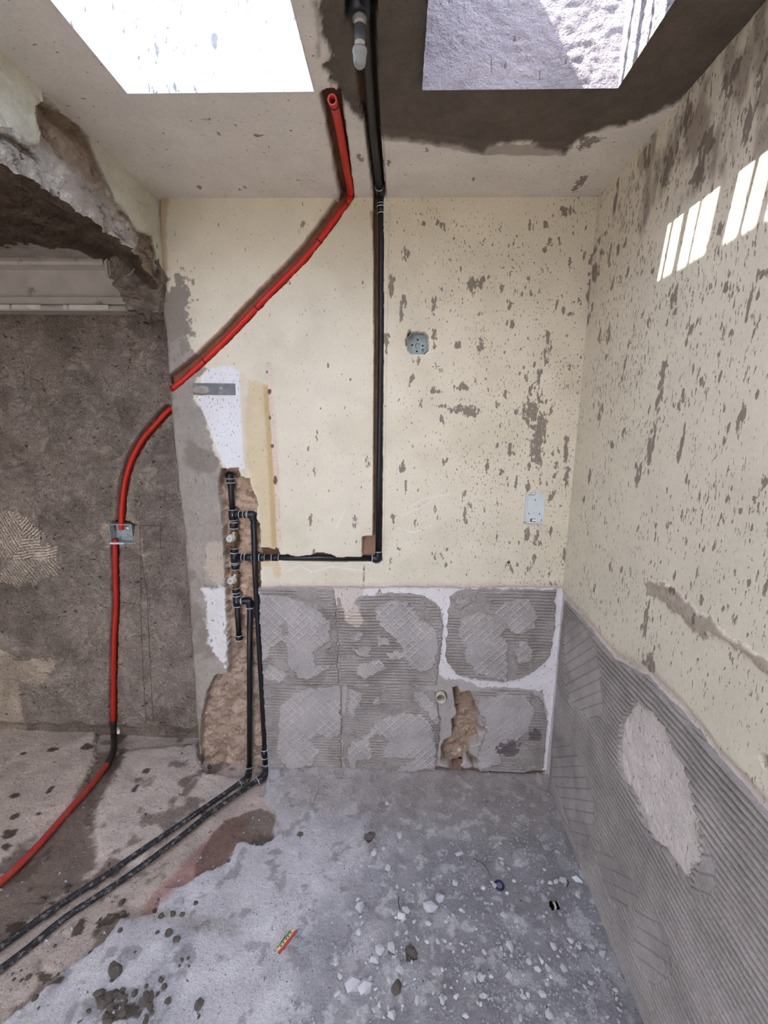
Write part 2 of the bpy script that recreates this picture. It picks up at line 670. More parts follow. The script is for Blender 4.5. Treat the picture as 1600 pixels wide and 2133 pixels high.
# grey cement pilaster along the opening
grey = f.mask([(318, 590), (352, 596), (366, 640), (385, 662), (392, 700), (398, 725), (436, 768), (412, 786), (404, 830), (424, 862),
               (438, 902), (450, 942), (463, 966), (474, 986), (470, 1030), (478, 1400), (430, 1450), (410, 1650), (300, 1650)], .008, .003)
f.paint(grey, (166, 157, 148), spl=.3, bmp=3., var=.14)
f.h += grey * (.002 + .0035 * fbm(f.X, f.Y, 40, 4, 12))
f.paint(grey * sstep(.02, .12, fbm(f.X, f.Y, 7, 4, 8)) * .6, (128, 117, 107))
f.paint(f.blob(370, 660, 34, 70, .7), (150, 140, 130))
f.paint(f.mask([(432, 1130), (468, 1130), (470, 1215), (440, 1215), (425, 1180)], .012, .006) * .7, (204, 188, 170), var=.1)
# bare white plaster patches
f.paint(f.mask([(436, 768), (474, 760), (500, 776), (502, 860), (508, 960), (513, 976), (476, 984), (463, 962), (451, 936), (438, 898), (424, 856), (408, 832), (418, 786)], .004, .002),
        (234, 231, 231), spl=.42, bmp=.6)
f.paint(f.mask([(424, 1226), (470, 1222), (474, 1345), (468, 1390), (455, 1372), (440, 1342), (430, 1290)], .018, .006), (224, 220, 218), spl=.3, bmp=1.6, var=.06)
# stained strip and the seam of a removed duct
f.paint(f.mask([(516, 790), (552, 800), (562, 800), (568, 900), (577, 1000), (582, 1142), (560, 1146), (543, 1132), (538, 1050), (524, 1000), (514, 960), (510, 880)], .004, .008) * .7, (212, 190, 150), spl=.2, var=.08)
f.paint(f.mask([(548, 806), (562, 800), (571, 1000), (580, 1138), (566, 1140), (560, 1000)], .002, .006) * .6, (186, 152, 92))
f.paint(f.mask([(498, 776), (512, 776), (514, 960), (520, 1000), (508, 975)], .003, .004) * .5, (222, 205, 186))
seam = f.line([(560, 760), (570, 900), (577, 1020), (582, 1150), (583, 1200)], .009, .002, .003)
f.paint(seam, (222, 203, 186), spl=.3, var=.1)
f.h += seam * .001 * (1 + 3 * f.fine) - .002 * f.line([(566, 770), (577, 900), (583, 1020), (588, 1148)], .0022)
for p in [(556, 775, 4, 5), (562, 815, 6, 7), (562, 870, 4, 6), (567, 930, 4, 5), (573, 1000, 5, 10), (577, 1145, 5, 5)]:
    m = f.blob(*p, .5)
    f.paint(m, (120, 96, 80))
    f.h -= m * .004
f.paint(f.line([(527, 1172), (575, 1172), (578, 1195)], .014, .004, .004) * .6, (214, 186, 140))
# rust under the ceiling corner
f.paint(f.mask([(318, 400), (352, 405), (346, 470), (352, 560), (338, 600), (326, 470)], .004, .006) * .55, (178, 148, 104))
m = f.mask([(314, 398), (338, 404), (330, 424), (322, 420)], .003, .002)
f.paint(m, (40, 28, 20))
f.h -= m * .02
# big splashes thrown up the wall
for p in [(1113, 850, 20, 42), (1120, 915, 17, 55), (1100, 852, 12, 8), (990, 592, 16, 20), (1000, 715, 9, 22), (960, 805, 15, 12), (955, 852, 24, 9), (985, 858, 16, 13),
          (903, 640, 6, 28), (905, 700, 6, 34), (842, 625, 7, 22), (836, 650, 8, 24), (815, 600, 7, 24), (804, 706, 8, 24), (1188, 652, 12, 8), (1180, 440, 22, 13), (1204, 408, 8, 9),
          (873, 750, 6, 14), (850, 705, 7, 18), (882, 466, 5, 7), (922, 472, 6, 12), (1003, 588, 8, 20), (953, 720, 7, 12), (1236, 540, 9, 18), (1228, 610, 8, 34),
          (765, 960, 7, 20), (837, 975, 8, 14), (1100, 1012, 7, 24), (1099, 1110, 6, 18), (1120, 1115, 6, 18), (1076, 1000, 4, 30), (1180, 1000, 7, 26), (1180, 930, 6, 30),
          (1015, 975, 5, 16), (1063, 935, 6, 18), (905, 815, 14, 5), (922, 845, 12, 6), (1060, 640, 6, 14), (1140, 700, 6, 12), (655, 980, 4, 14), (660, 905, 3, 12),
          (845, 1010, 4, 18), (818, 1085, 6, 16), (812, 1178, 6, 16), (760, 1190, 5, 22), (742, 1130, 4, 14), (1035, 1120, 4, 12), (790, 1245, 8, 12)]:
    f.splash(*p, k=1. if p[0] > 780 else .75)
for k in range(240):      # many small ones, denser to the right
    px = 810 + 420 * math.sqrt(random.random())
    py = 440 + random.random() * 780
    if random.random() < .35:
        px = 600 + random.random() * 620
    s = random.choice([1.2, 1.6, 2, 2.6, 3.6])
    f.splash(px, py, s * 1.6, s * random.uniform(2., 5.), random.uniform(-.4, .4), .85)
# plaster edge chips beside the vertical pipe
f.paint(f.mask([(770, 440), (780, 437), (781, 480), (775, 478)], .003, .002), (176, 158, 134))
for L in ([(812, 430), (806, 700), (800, 1160)],):
    f.paint(f.line(L, .0016, .0, .0012) * .35, (150, 142, 128))
# scratches
for L in ([(720, 1060), (700, 1100)], [(850, 1060), (880, 1040), (935, 1030)], [(835, 1075), (900, 1045)], [(830, 1100), (860, 1110), (900, 1095)], [(600, 1190), (625, 1178), (650, 1192), (690, 1180), (760, 1190)]):
    f.paint(f.line(L, .003, .002, .002) * .5, (236, 232, 224))
# chases cut for the pipes ---------------------------------------------------
brown = (150, 116, 92)


def chase(fl, m, depth, rough=.004, col=brown):
    fl.paint(m, col, spl=0, bmp=1.6, var=.16)
    fl.carve(m, depth, rough)


chase(f, f.line([(722, 404), (692, 450), (632, 530), (552, 610), (473, 694), (418, 748), (378, 782), (340, 816)], .0235, .003), .030, .004, (138, 96, 74))
chase(f, f.line([(788, 400), (789, 700), (787, 1000), (786, 1166)], .0165, .002), .030, .003, (128, 102, 82))
chase(f, f.mask([(754, 1118), (792, 1117), (792, 1172), (754, 1166)], .003, .001), .026, .006, (158, 126, 104))
chase(f, f.mask([(520, 1140), (560, 1142), (580, 1148), (584, 1156), (600, 1155), (608, 1160), (645, 1158), (660, 1152), (690, 1156), (700, 1162), (760, 1160), (796, 1164), (796, 1170), (700, 1171), (600, 1169), (520, 1168)], .002, .001), .028, .004, (120, 92, 74))
man = f.mask([(459, 988), (462, 976), (497, 974), (500, 993), (519, 998), (521, 1015), (532, 1033), (536, 1050), (533, 1080), (541, 1092), (542, 1180), (541, 1300), (549, 1450), (560, 1640),
              (412, 1640), (416, 1560), (422, 1490), (432, 1438), (446, 1408), (474, 1404), (476, 1380), (472, 1300), (468, 1200), (466, 1110), (461, 1060), (456, 1020)], .0045, .0015)
chase(f, man, .034, .020, (196, 168, 146))
f.paint(man * sstep(-.05, .2, fbm(f.X, f.Y, 26, 4, 33)) * .7, (130, 104, 86))
f.paint(man * sstep(.62, .5, f.Y) * .5, (150, 134, 122))
chase(f, f.mask([(942, 1432), (952, 1431), (960, 1444), (976, 1440), (984, 1446), (992, 1468), (1002, 1482), (996, 1492), (998, 1512), (1012, 1516), (1013, 1524), (996, 1534), (1000, 1550), (980, 1556),
                 (978, 1570), (1000, 1586), (988, 1600), (972, 1584), (956, 1606), (946, 1606), (920, 1590), (920, 1556), (926, 1542), (942, 1536), (942, 1500), (952, 1492), (948, 1466)], .003, .001), .055, .018, (164, 142, 124))
f.carve(f.blob(918, 1452, 13, 13, .0), .06)
f.carve(f.mask([(849, 697), (856, 692), (884, 692), (892, 702), (892, 730), (884, 737), (856, 736), (849, 728)], .0006, .001), .066)
f.paint(f.mask([(849, 697), (856, 692), (884, 692), (892, 702), (892, 730), (884, 737), (856, 736), (849, 728)], .0006, .001), (90, 80, 70))
m = f.blob(1060, 1172, 3, 3, .2)
f.carve(m, .01)
f.paint(m, (40, 36, 34))
f.h += .0016 * fbm(f.X, f.Y, 3, 3, 44) * 2
# broken foot of the wall
foot = (1 - sstep(.0, .012, f.Y - .012 - .03 * np.clip(f.mid + .1, 0, 1))) * sstep(.1, .2, f.X)
f.h -= foot * .012
f.paint(foot, (128, 104, 90))
# the arris of the pilaster wanders
ed = pts('back', [(330, 300), (331, 480), (338, 640), (346, 700), (351, 780), (357, 862), (371, 1000), (383, 1100), (390, 1200), (396, 1300), (403, 1400), (409, 1500), (416, 1592), (418, 1660)])[::-1]
xe = np.interp(V, ed[:, 1], ed[:, 0]) + .006 * (fbm(V, V * 0 + 3, 30, 4, 6)) - XL
P = np.zeros(f.X.shape + (3,))
dx = np.maximum(f.X - XL, 0)
jam = f.X < XL
P[..., 0] = np.where(jam, XL, f.X) + xe[None, :] * np.exp(-dx / .03)
P[..., 1] = np.where(jam, XL - f.X, -f.h + .008 * np.exp(-dx / .004))
P[..., 2] = f.Y
f.paint(jam * 1., (150, 140, 130), spl=0)
wall_back = grid_mesh('wall_back', P, f, MAT['back'])

# ---- mortar beds left by the six wall tiles, each a part of the wall ---------------
c6 = lambda L: c_at(400, 1180, 2.0, L)
TILES = [
    (c6([(283, 95), (440, 88), (590, 95), (600, 200), (605, 300), (612, 488), (300, 490), (290, 300)]),
     [c6([(280, 118), (395, 122), (470, 155), (540, 190), (578, 235), (578, 300), (540, 340), (505, 355), (512, 405), (580, 400), (560, 435), (480, 468), (425, 440), (395, 385), (395, 335), (378, 300), (330, 330), (318, 375), (280, 392)]),
      c6([(298, 435), (340, 415), (400, 440), (395, 480), (310, 472)])], [c6([(372, 245), (396, 235), (402, 280), (380, 285)])]),
    (c6([(608, 135), (640, 200), (700, 130), (830, 112), (960, 122), (1030, 170), (1045, 240), (1032, 400), (1018, 492), (616, 490)]),
     [c6([(760, 180), (820, 150), (890, 145), (925, 170), (950, 220), (1010, 250), (1030, 330), (1020, 400), (970, 440), (920, 420), (890, 370), (850, 300), (800, 260), (770, 215)]),
      c6([(690, 400), (780, 390), (800, 420), (760, 450), (720, 470), (690, 450)]), c6([(660, 275), (705, 280), (700, 305), (670, 310)]),
      c6([(670, 340), (740, 340), (735, 365), (690, 370)]), c6([(775, 290), (820, 290), (825, 320), (780, 330)]), c6([(820, 355), (880, 350), (900, 380), (830, 385)])], []),
    (c6([(1075, 130), (1130, 98), (1300, 94), (1515, 100), (1510, 250), (1490, 380), (1400, 455), (1300, 482), (1200, 470), (1100, 450), (1058, 380), (1065, 250)]),
     [c6([(1130, 215), (1200, 195), (1250, 205), (1300, 150), (1360, 125), (1420, 160), (1435, 210), (1420, 250), (1370, 275), (1310, 262), (1285, 290), (1320, 310), (1310, 370), (1320, 400), (1310, 475), (1250, 462), (1190, 440), (1130, 390), (1140, 330), (1110, 280)]),
      c6([(1360, 310), (1400, 310), (1420, 350), (1410, 395), (1360, 400), (1350, 350)])], []),
    (c6([(298, 494), (450, 492), (618, 494), (622, 690), (618, 846), (320, 852)]),
     [c6([(370, 580), (430, 530), (470, 505), (618, 498), (618, 690), (570, 720), (545, 690), (480, 720), (530, 760), (500, 820), (400, 840), (350, 780), (365, 690)])], []),
    (c6([(650, 500), (900, 490), (1010, 520), (1035, 640), (1012, 848), (640, 850), (625, 700)]),
     [c6([(660, 510), (720, 520), (700, 560), (670, 640), (650, 600)]), c6([(660, 740), (720, 700), (780, 640), (880, 610), (960, 615), (1000, 660), (1010, 760), (1000, 840), (850, 848), (930, 795), (800, 790), (815, 720), (770, 690), (740, 720), (750, 790), (690, 800), (680, 840), (650, 830)]),
      c6([(915, 520), (960, 515), (1000, 570), (1030, 600), (1025, 655), (980, 610), (940, 560)]), c6([(750, 545), (780, 545), (785, 570), (760, 575)])], []),
    (c6([(1165, 520), (1300, 508), (1400, 518), (1460, 560), (1478, 650), (1462, 838), (1380, 858), (1200, 850), (1190, 790), (1226, 690), (1190, 590)]),
     [c6([(1190, 545), (1300, 525), (1400, 545), (1425, 600), (1400, 680), (1330, 735), (1290, 760), (1280, 820), (1200, 840), (1195, 790), (1230, 690), (1200, 600)])], []),
]
for ti, (coat, isl, holes) in enumerate(TILES):
    Pq = pts('back', coat)
    lo, hi = Pq.min(0) - .015, Pq.max(0) + .015
    f = Field('back', steps((lo[0], hi[0], .0023)), steps((lo[1], hi[1], .0016)), (158, 150, 146))
    mk = f.mask(coat, .006, .0016)
    ph = f.Y * 2 * math.pi / .0125 + 6 * fbm(f.X, f.Y, 4, 2, 50 + ti) + 2.0 * f.X * (ti - 2)
    zone = sstep(-.12, .0, fbm(f.X, f.Y, 9, 3, 70 + ti))
    f.h = .0025 + zone * .0095 * (np.abs(np.sin(ph / 2)) ** .6 - .6) + .0022 * f.fine
    wm = np.zeros(f.X.shape)
    for L in isl:
        wm = np.maximum(wm, f.mask(L, .011, .0010))
    for L in holes:
        wm *= 1 - f.mask(L, .004, .0012)
    frag = sstep(.13, .16, fbm(f.X, f.Y, 34, 4, 20 + ti) * .8 + .05) * (1 - zone * .5)
    a = .7853
    s1, s2 = (f.X + f.Y) / 1.4142 / .0235, (f.X - f.Y) / 1.4142 / .0235
    g = np.maximum(np.exp(-((s1 - np.round(s1)) / .075) ** 2), np.exp(-((s2 - np.round(s2)) / .075) ** 2))
    g = g * sstep(-.22, .0, fbm(f.X, f.Y, 14, 3, 30 + ti)) * (.45 if ti == 5 else 1)
    f.h = f.h * (1 - wm) + wm * (.0085 + .0034 * g + .0008 * f.fine + .002 * np.clip(fbm(f.X, f.Y, 20, 3, 61 + ti), -.3, .0))
    f.h += frag * (1 - wm) * .0065 * (.6 + f.fine)
    f.paint(wm, (170, 163, 160), var=.05, bmp=.6)
    f.paint(wm * g * .55, (196, 190, 186))
    f.paint((1 - wm) * sstep(.0, .2, fbm(f.X, f.Y, 12, 4, 81)) * .6, (136, 127, 121))
    if ti == 5:
        f.paint(f.blob(1060, 1560, 26, 18, .6) + f.blob(1115, 1530, 16, 14, .6), (112, 102, 104))
    if ti == 1:
        f.paint(f.mask(c6([(625, 150), (690, 160), (712, 230), (690, 255), (640, 220)]), .006, .002), (196, 182, 170))
    f.h = f.h * mk - .004 * (1 - mk)
    keep = (mk[:-1, :-1] + mk[1:, :-1] + mk[1:, 1:] + mk[:-1, 1:]) > .02
    P = np.stack([f.X, -f.h, f.Y], -1)
    grid_mesh('mortar_bed', P, f, MAT['mortar'], keep=keep, parent=wall_back)

# ---- right wall ------------------------------------------------------------------
U = steps((YF, -1.2, .1), (-1.2, .012, .0038))
V = steps((-.03, ZC + .012, .0038))
f = Field('right', U, V, (224, 215, 196))
f.spl[:] = np.clip(.40 + .14 * sstep(1.2, 2.0, f.Y) + .7 * fbm(f.X, f.Y, 7, 3, 19), .05, 1)
f.bmp[:] = .7
f.paint(.4 * sstep(1.5, .8, f.Y), (204, 198, 178))
top = [(1181, 1255), (1218, 1296), (1244, 1331), (1279, 1375), (1319, 1392), (1345, 1406), (1380, 1445), (1419, 1484), (1463, 1532), (1494, 1580), (1529, 1615), (1564, 1655), (1600, 1699)]
tp = pts('right', top)
zt = np.interp(U, tp[::-1, 0], tp[::-1, 1])[:, None]
lowb = 1 - sstep(-.004, .004, f.Y - zt - .022 - .02 * f.mid)
f.paint(lowb, (216, 205, 199), spl=.3, bmp=2.2, var=.10)
f.h += lowb * (-.004 + .006 * fbm(f.X, f.Y, 45, 4, 61))
f.paint((1 - sstep(.0, .02, np.abs(f.Y - zt - .02 - .02 * f.mid))) * .5, (190, 170, 152), var=.12)
sm = f.mask([(1345, 1212), (1362, 1208), (1395, 1228), (1440, 1262), (1478, 1290), (1520, 1320), (1560, 1345), (1605, 1375), (1605, 1408), (1560, 1372), (1525, 1350), (1490, 1330), (1450, 1316), (1420, 1282), (1380, 1252), (1348, 1236)], .012, .004)
f.paint(sm * .9, (172, 158, 144), spl=.2, bmp=2.6, var=.16)
f.h += sm * .003 * (1 + f.fine * 2)
dk = sstep(.02, .2, fbm(f.X, f.Y * .45, 16, 4, 21) + .25 * np.exp(-((f.X + .45 + (f.Y - 2.0) * .3) / .16) ** 2) * sstep(1.86, 2.0, f.Y) - .1)
f.paint(dk * sstep(1.75, 1.95, f.Y) * .75, (140, 126, 112))
for p in [(1240, 565, 10, 22), (1228, 660, 6, 32), (1268, 690, 6, 26), (1283, 415, 4, 26), (1295, 870, 6, 22), (1356, 930, 9, 50), (1330, 990, 7, 30), (1350, 672, 7, 26), (1405, 620, 8, 30),
          (1455, 370, 16, 36), (1470, 430, 12, 30), (1400, 330, 16, 40), (1350, 320, 10, 30), (1430, 250, 14, 44), (1470, 300, 16, 30), (1382, 775, 9, 44), (1376, 830, 8, 30), (1420, 830, 6, 40),
          (1515, 600, 8, 14), (1545, 870, 8, 40), (1560, 640, 6, 40), (1590, 570, 10, 12), (1250, 860, 5, 40), (1435, 1005, 6, 14), (1500, 790, 5, 30), (1345, 1290, 5, 45), (1354, 1375, 12, 30),
          (1462, 1245, 5, 26), (1418, 930, 5, 34), (1300, 770, 4, 30), (1590, 1010, 8, 22), (1502, 470, 8, 22), (1520, 170, 18, 40), (1560, 250, 14, 40), (1590, 130, 14, 40)]:
    f.splash(*p, .12)
for k in range(170):
    px = 1215 + 385 * random.random()
    py = 330 + random.random() * 1000
    s = random.choice([2.2, 2.6, 3, 3.6])
    f.splash(px, py, s * 1.3, s * random.uniform(2.5, 6.), random.uniform(.0, .25), .85)
m = f.blob(1594, 1585, 10, 16, .5)
f.carve(m, .02)
f.paint(m, (92, 60, 44))
m = (1 - sstep(.0, .014, f.Y - .012 - .02 * np.clip(f.mid + .1, 0, 1)))
f.h -= m * .010
f.paint(m, (140, 112, 94))
strip = 1 - sstep(-.003, .003, np.abs(f.X + .008) - (.02 + .012 * f.mid))
f.paint(strip * (f.Y < .80), (212, 206, 206), spl=.3, var=.06)
P = np.stack([XR - f.h, f.X, f.Y], -1)
wall_right = grid_mesh('wall_right', P, f, MAT['right'], flip=True)

# adhesive combed over the lower right wall
c7 = lambda L: c_at(1100, 1200, 2.286, L)
f = Field('right', steps((-1.25, 0, .0032)), steps((-.01, .83, .0017)), (158, 150, 146))
zt = np.interp(f.U, tp[::-1, 0], tp[::-1, 1])[:, None]
lp = pts('right', [(1176, 1262), (1170, 1314), (1161, 1419), (1152, 1532), (1146, 1620)])
yr = np.interp(f.V, lp[::-1, 1], lp[::-1, 0])[None, :]
mk = (1 - sstep(-.002, .002, f.Y - zt - .012 * f.mid)) * (1 - sstep(-.002, .002, f.X - yr - .01 * f.mid))
hole = f.mask(c7([(520, 595), (490, 640), (450, 700), (440, 800), (445, 900), (470, 980), (530, 1070), (560, 1180), (600, 1260), (660, 1310), (720, 1390), (765, 1450), (795, 1400), (830, 1350), (825, 1250),
                  (830, 1180), (800, 1090), (780, 990), (750, 910), (700, 820), (660, 720), (600, 650), (550, 610)]), .004, .0014)
mk = mk * (1 - hole)
pl = np.zeros(f.X.shape)
for L in ([(185, 200), (290, 240), (340, 380), (355, 480), (365, 650), (310, 690), (200, 600), (185, 500), (175, 350)],
          [(130, 780), (175, 770), (270, 900), (300, 1000), (330, 1130), (300, 1250), (270, 1330), (220, 1250), (120, 950)],
          [(340, 1240), (400, 1330), (500, 1440), (540, 1560), (430, 1590), (370, 1480), (330, 1340)],
          [(835, 1190), (880, 1300), (910, 1420), (880, 1530), (790, 1530), (800, 1420), (835, 1350)],
          [(520, 1600), (600, 1590), (680, 1720), (700, 1900), (600, 1960), (520, 1800)]):
    pl = np.maximum(pl, f.mask(c7(L), .006, .003))
tilt = -.01 + .05 * fbm(f.X, f.Y, 1.6, 2, 9)
ph = (f.Y + tilt * f.X) * 2 * math.pi / .0155 + 2.5 * fbm(f.X, f.Y, 3, 2, 14) + .5 * f.mid
amp = (.6 + .4 * sstep(-.2, .05, fbm(f.X, f.Y, 7, 3, 15))) * sstep(.0, .05, yr - f.X + .004)
f.h = .0040 + .0150 * amp * (np.abs(np.sin(ph / 2)) ** .6 - .62) + .0012 * f.fine
gs = (f.Y + .868 * f.X) / .043
gl = np.exp(-((gs - np.round(gs)) / .045) ** 2)
f.h = f.h * (1 - pl) + pl * (.0045 - .0024 * gl + .0006 * f.fine)
f.paint(pl, (172, 165, 162), bmp=.5)
f.paint(pl * gl * .6, (116, 109, 106))
f.paint(sstep(.02, .2, fbm(f.X, f.Y, 4, 4, 77)) * .45, (132, 125, 122))
brk = sstep(.16, .2, fbm(f.X, f.Y, 22, 4, 78)) * sstep(.5, .1, f.Y)
f.h -= brk * .002
f.bmp[:] = .6
f.h = f.h * mk - .005 * (1 - mk)
keep = (mk[:-1, :-1] + mk[1:, :-1] + mk[1:, 1:] + mk[:-1, 1:]) > .02
P = np.stack([XR - f.h, f.X, f.Y], -1)
grid_mesh('mortar_bed', P, f, MAT['mortar'], keep=keep, flip=True, parent=wall_right)

# ---- recessed wall beyond the opening ---------------------------------------------
U = steps((-2.3, -1.85, .05), (-1.85, XL + .03, .0038))
V = steps((-.05, 1.88, .0038), (1.88, ZC + .02, .03))
f = Field('alc', U, V, (192, 176, 163))
f.bmp[:] = 3.0
f.spl[:] = .34
rr = fbm(f.X, f.Y, 26, 5, 4)
f.h = .006 * rr + .004 * np.abs(fbm(f.X, f.Y * 1.6, 55, 3, 6)) * 2
f.paint(sstep(-.02, .18, fbm(f.X, f.Y, 5, 4, 11)) * .6, (156, 142, 132))
f.paint(sstep(.05, .25, fbm(f.X, f.Y, 4, 4, 13)) * .5, (200, 186, 174))
f.paint(sstep(1.72, 1.84, f.Y + .06 * f.mid) * .6, (130, 114, 100))  # shade under the head trim, put into the wall colour
sc = f.mask([(6, 1062), (30, 1066), (60, 1082), (88, 1100), (92, 1130), (120, 1140), (122, 1170), (118, 1195), (100, 1205), (70, 1215), (40, 1218), (-20, 1210), (-20, 1090)], .018, .004)
cut = np.zeros(f.X.shape)
for L, ang in (([(0, 1060), (60, 1075), (58, 1160), (-40, 1165)], 1.15), ([(34, 1060), (130, 1090), (80, 1128), (50, 1118)], -.75), ([(50, 1120), (140, 1130), (140, 1175), (20, 1175)], -.15),
               ([(20, 1165), (140, 1165), (140, 1225), (-20, 1225)], .95)):
    mm = f.mask(L, .004, .002)
    rid = sstep(.25, .5, np.abs(np.sin((f.X * math.sin(ang) + f.Y * math.cos(ang) + .012 * f.mid) * math.pi / .0125)))
    cut = cut * (1 - mm) + mm * rid
f.paint(sc * cut, (226, 208, 190), spl=.05, bmp=1.)
f.h += sc * (-.005 + .007 * cut)
m = f.mask([(-30, 1335), (0, 1345), (40, 1375), (70, 1370), (126, 1375), (110, 1400), (80, 1430), (45, 1420), (42, 1450), (48, 1500), (44, 1540), (-40, 1540)], .016, .006)
f.paint(m * .9, (206, 188, 166), bmp=1.2, var=.08)
# pale edges along the new chases
red1 = [(352, 854), (330, 878), (300, 912), (278, 950), (264, 990), (257, 1030), (253, 1092)]
red2 = [(240, 1128), (241, 1200), (242, 1260), (238, 1340), (237, 1420), (236, 1510), (236, 1545)]
f.paint(f.line(red1, .045, .02, .01) * .45, (206, 190, 174))
f.paint(f.line(red2, .035, .02, .01) * .4, (170, 152, 136))
f.paint(f.mask([(300, 925), (352, 868), (356, 890), (322, 905)], .006, .004) * .8, (200, 184, 166))
f.paint(f.mask([(255, 1030), (268, 1044), (270, 1064), (285, 1085), (294, 1100), (300, 1150), (316, 1150), (300, 1165), (270, 1140), (222, 1140), (208, 1100), (216, 1085), (250, 1086)], .008, .004) * .85, (216, 198, 180), var=.1)
chase(f, f.line([(x - 3, y) for x, y in red1], .021, .004), .026, .004, (150, 122, 104))
chase(f, f.line([(x - 1, y) for x, y in red2], .018, .004), .026, .004, (146, 118, 100))
chase(f, f.mask([(227, 1086), (246, 1083), (270, 1086), (280, 1092), (278, 1110), (276, 1131), (231, 1133)], .004, .0015), .048, .004, (110, 92, 80))
foot = 1 - sstep(0, .03, f.Y - .02 - .06 * np.clip(f.mid + .1, 0, 1))
f.h -= foot * .02
f.paint(foot * .7, (150, 134, 122))
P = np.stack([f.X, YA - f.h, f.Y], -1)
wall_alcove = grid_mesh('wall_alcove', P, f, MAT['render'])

# ---- left wall: only the band under the ceiling is left, its lower edge broken off -----
U = steps((YF, -1.0, .1), (-1.0, .02, .004))
V = np.linspace(0, 1, 84)
f = Field('left', U, V, (222, 219, 202))
zb = 1.922 - .006 * sstep(-.3, -.1, U) - .055 * sstep(-.16, 0, U) + .012 * fbm(U, U * 0, 22, 4, 3) * 2
f.Y = zb[:, None] + (ZC + .01 - zb[:, None]) * V[None, :]
f.fine = fbm(f.X, f.Y, 60, 3, 91)
f.mid = fbm(f.X, f.Y, 18, 3, 92)
f.bmp[:] = .6
brk = f.mask([(-80, 215), (0, 268), (22, 270), (48, 292), (62, 300), (84, 300), (90, 280), (82, 258), (75, 235), (76, 222), (90, 212), (92, 194), (108, 212), (130, 232), (152, 246), (184, 284), (192, 310), (206, 344),
              (232, 398), (240, 420), (262, 442), (280, 476), (300, 486), (318, 494), (330, 560), (350, 700), (200, 700), (-80, 420)], .004, .0015)
lowp = sstep(.075, .02, f.Y - zb[:, None] + .03 * f.mid)
f.paint(brk, (196, 174, 154), spl=.1, bmp=2.4, var=.2)
f.paint(brk * sstep(.0, .15, fbm(f.X + f.Y, f.Y, 14, 4, 5)) * .55, (140, 116, 96))
f.paint(brk * sstep(.16, .06, f.Y - zb[:, None] + .05 * f.mid) * sstep(-.10, -.2, f.X) * .9, (240, 228, 216), var=.12)  # pale mortar, with the glare on it put into its colour
# broken stone slopes out towards its lower edge and has cracks
rec = -.016 + .038 * fbm(f.X, f.Y, 13, 5, 8) * 1.4 + .026 * fbm(f.X, f.Y, 48, 4, 9)
crk = np.exp(-((fbm(f.X * .8 + f.Y * .5, f.Y * .6, 12, 4, 40)) / .012) ** 2)
slope = .040 * sstep(.17, .0, f.Y - zb[:, None]) * sstep(-.08, -.3, f.X)
f.h = brk * (rec + slope - .008 * crk)
f.paint(brk * crk * .6, (84, 66, 54))
f.h += lowp * .004 * f.fine
for p in [(20, 300, 22, 9), (66, 322, 16, 14)]:
    m = f.blob(*p, .5)
    f.paint(m * .8, (122, 98, 80))
    f.h -= m * .012
P = np.stack([XL + f.h, f.X, f.Y], -1)
face = P[:, 0, :].copy()
wall_left = grid_mesh('wall_left', P, f, MAT['left'])

# ---- rough soffit of the broken wall and the low painted ceiling beyond it -----------------
T = np.concatenate([np.linspace(0, 1, 120) * .72, np.linspace(.73, 1.55, 20)])
f = Field('alcceil', U, T, (176, 166, 156))
f.X, f.Y = (face[:, None, 0] - T[None, :]), np.repeat(U[:, None], len(T), 1)
f.X[:, -1] = -2.3
f.fine = fbm(f.X, f.Y, 60, 3, 91)
f.mid = fbm(f.X, f.Y, 18, 3, 92)
f.bmp[:] = .7
sof = f.mask([(-400, 500), (-100, 515), (0, 514), (40, 508), (90, 517), (140, 520), (180, 528), (215, 548), (236, 560), (252, 600), (420, 700), (420, 100), (-400, 60)], .03, .006)
sof = np.maximum(sof, (T[None, :] < .1) * 1.)
f.paint(sof, (112, 96, 82), bmp=2.4, var=.2)
f.paint(sof * sstep(.0, .2, fbm(f.X, f.Y, 12, 4, 55)) * .6, (82, 68, 58))
zz = face[:, 2][:, None] + (1.992 - face[:, 2][:, None]) * sstep(0, .17, T)[None, :]
zz = zz - sof * (.004 + .022 * fbm(f.X, f.Y, 15, 5, 56) + .010 * fbm(f.X, f.Y, 60, 3, 57)) * sstep(0, .02, T)[None, :]
P = np.stack([f.X, np.minimum(f.Y, .0) + np.where(f.Y > 0, f.Y * 10, 0), zz], -1)
ceiling_alcove = grid_mesh('ceiling_alcove', P, f, MAT['stone'])

# ---- main ceiling with its two skylight openings ----------------------------------
U = steps((-.86, S1[0], .005), (S1[0], S1[1], .02), (S1[1], S2[0], .004), (S2[0], S2[1], .02), (S2[1], XR + .015, .005), (S2[0], S2[1], .006), (S1[0], S1[1], .006))
V = steps((YF, S1[2], .1), (S1[2], -.85, .05), (-.85, S1[3], .0055), (S1[3], .06, .0045))
f = Field('ceil', U, V, (226, 218, 208))
f.bmp[:] = .5
f.spl[:] = .03
cem = f.mask([(655, -400), (660, 20), (668, 80), (694, 112), (676, 140), (690, 168), (712, 196), (735, 235), (748, 252), (768, 262), (790, 290), (842, 288), (862, 298), (905, 300), (962, 302), (1000, 320), (1042, 300), (1100, 298),
              (1150, 314), (1178, 322), (1196, 300), (1222, 280), (1262, 268), (1300, 262), (1350, 246), (1420, 214), (1500, 130), (1640, -20), (1900, -400)], .010, .003)
f.paint(cem, (108, 98, 90), spl=.2, bmp=3., var=.16)
f.h -= cem * (.006 + .006 * fbm(f.X, f.Y, 30, 4, 30))
f.paint(f.mask([(790, 270), (900, 285), (1000, 300), (1180, 300), (1180, 325), (1000, 322), (900, 303), (790, 292)], .006, .004) * .6, (124, 112, 102))
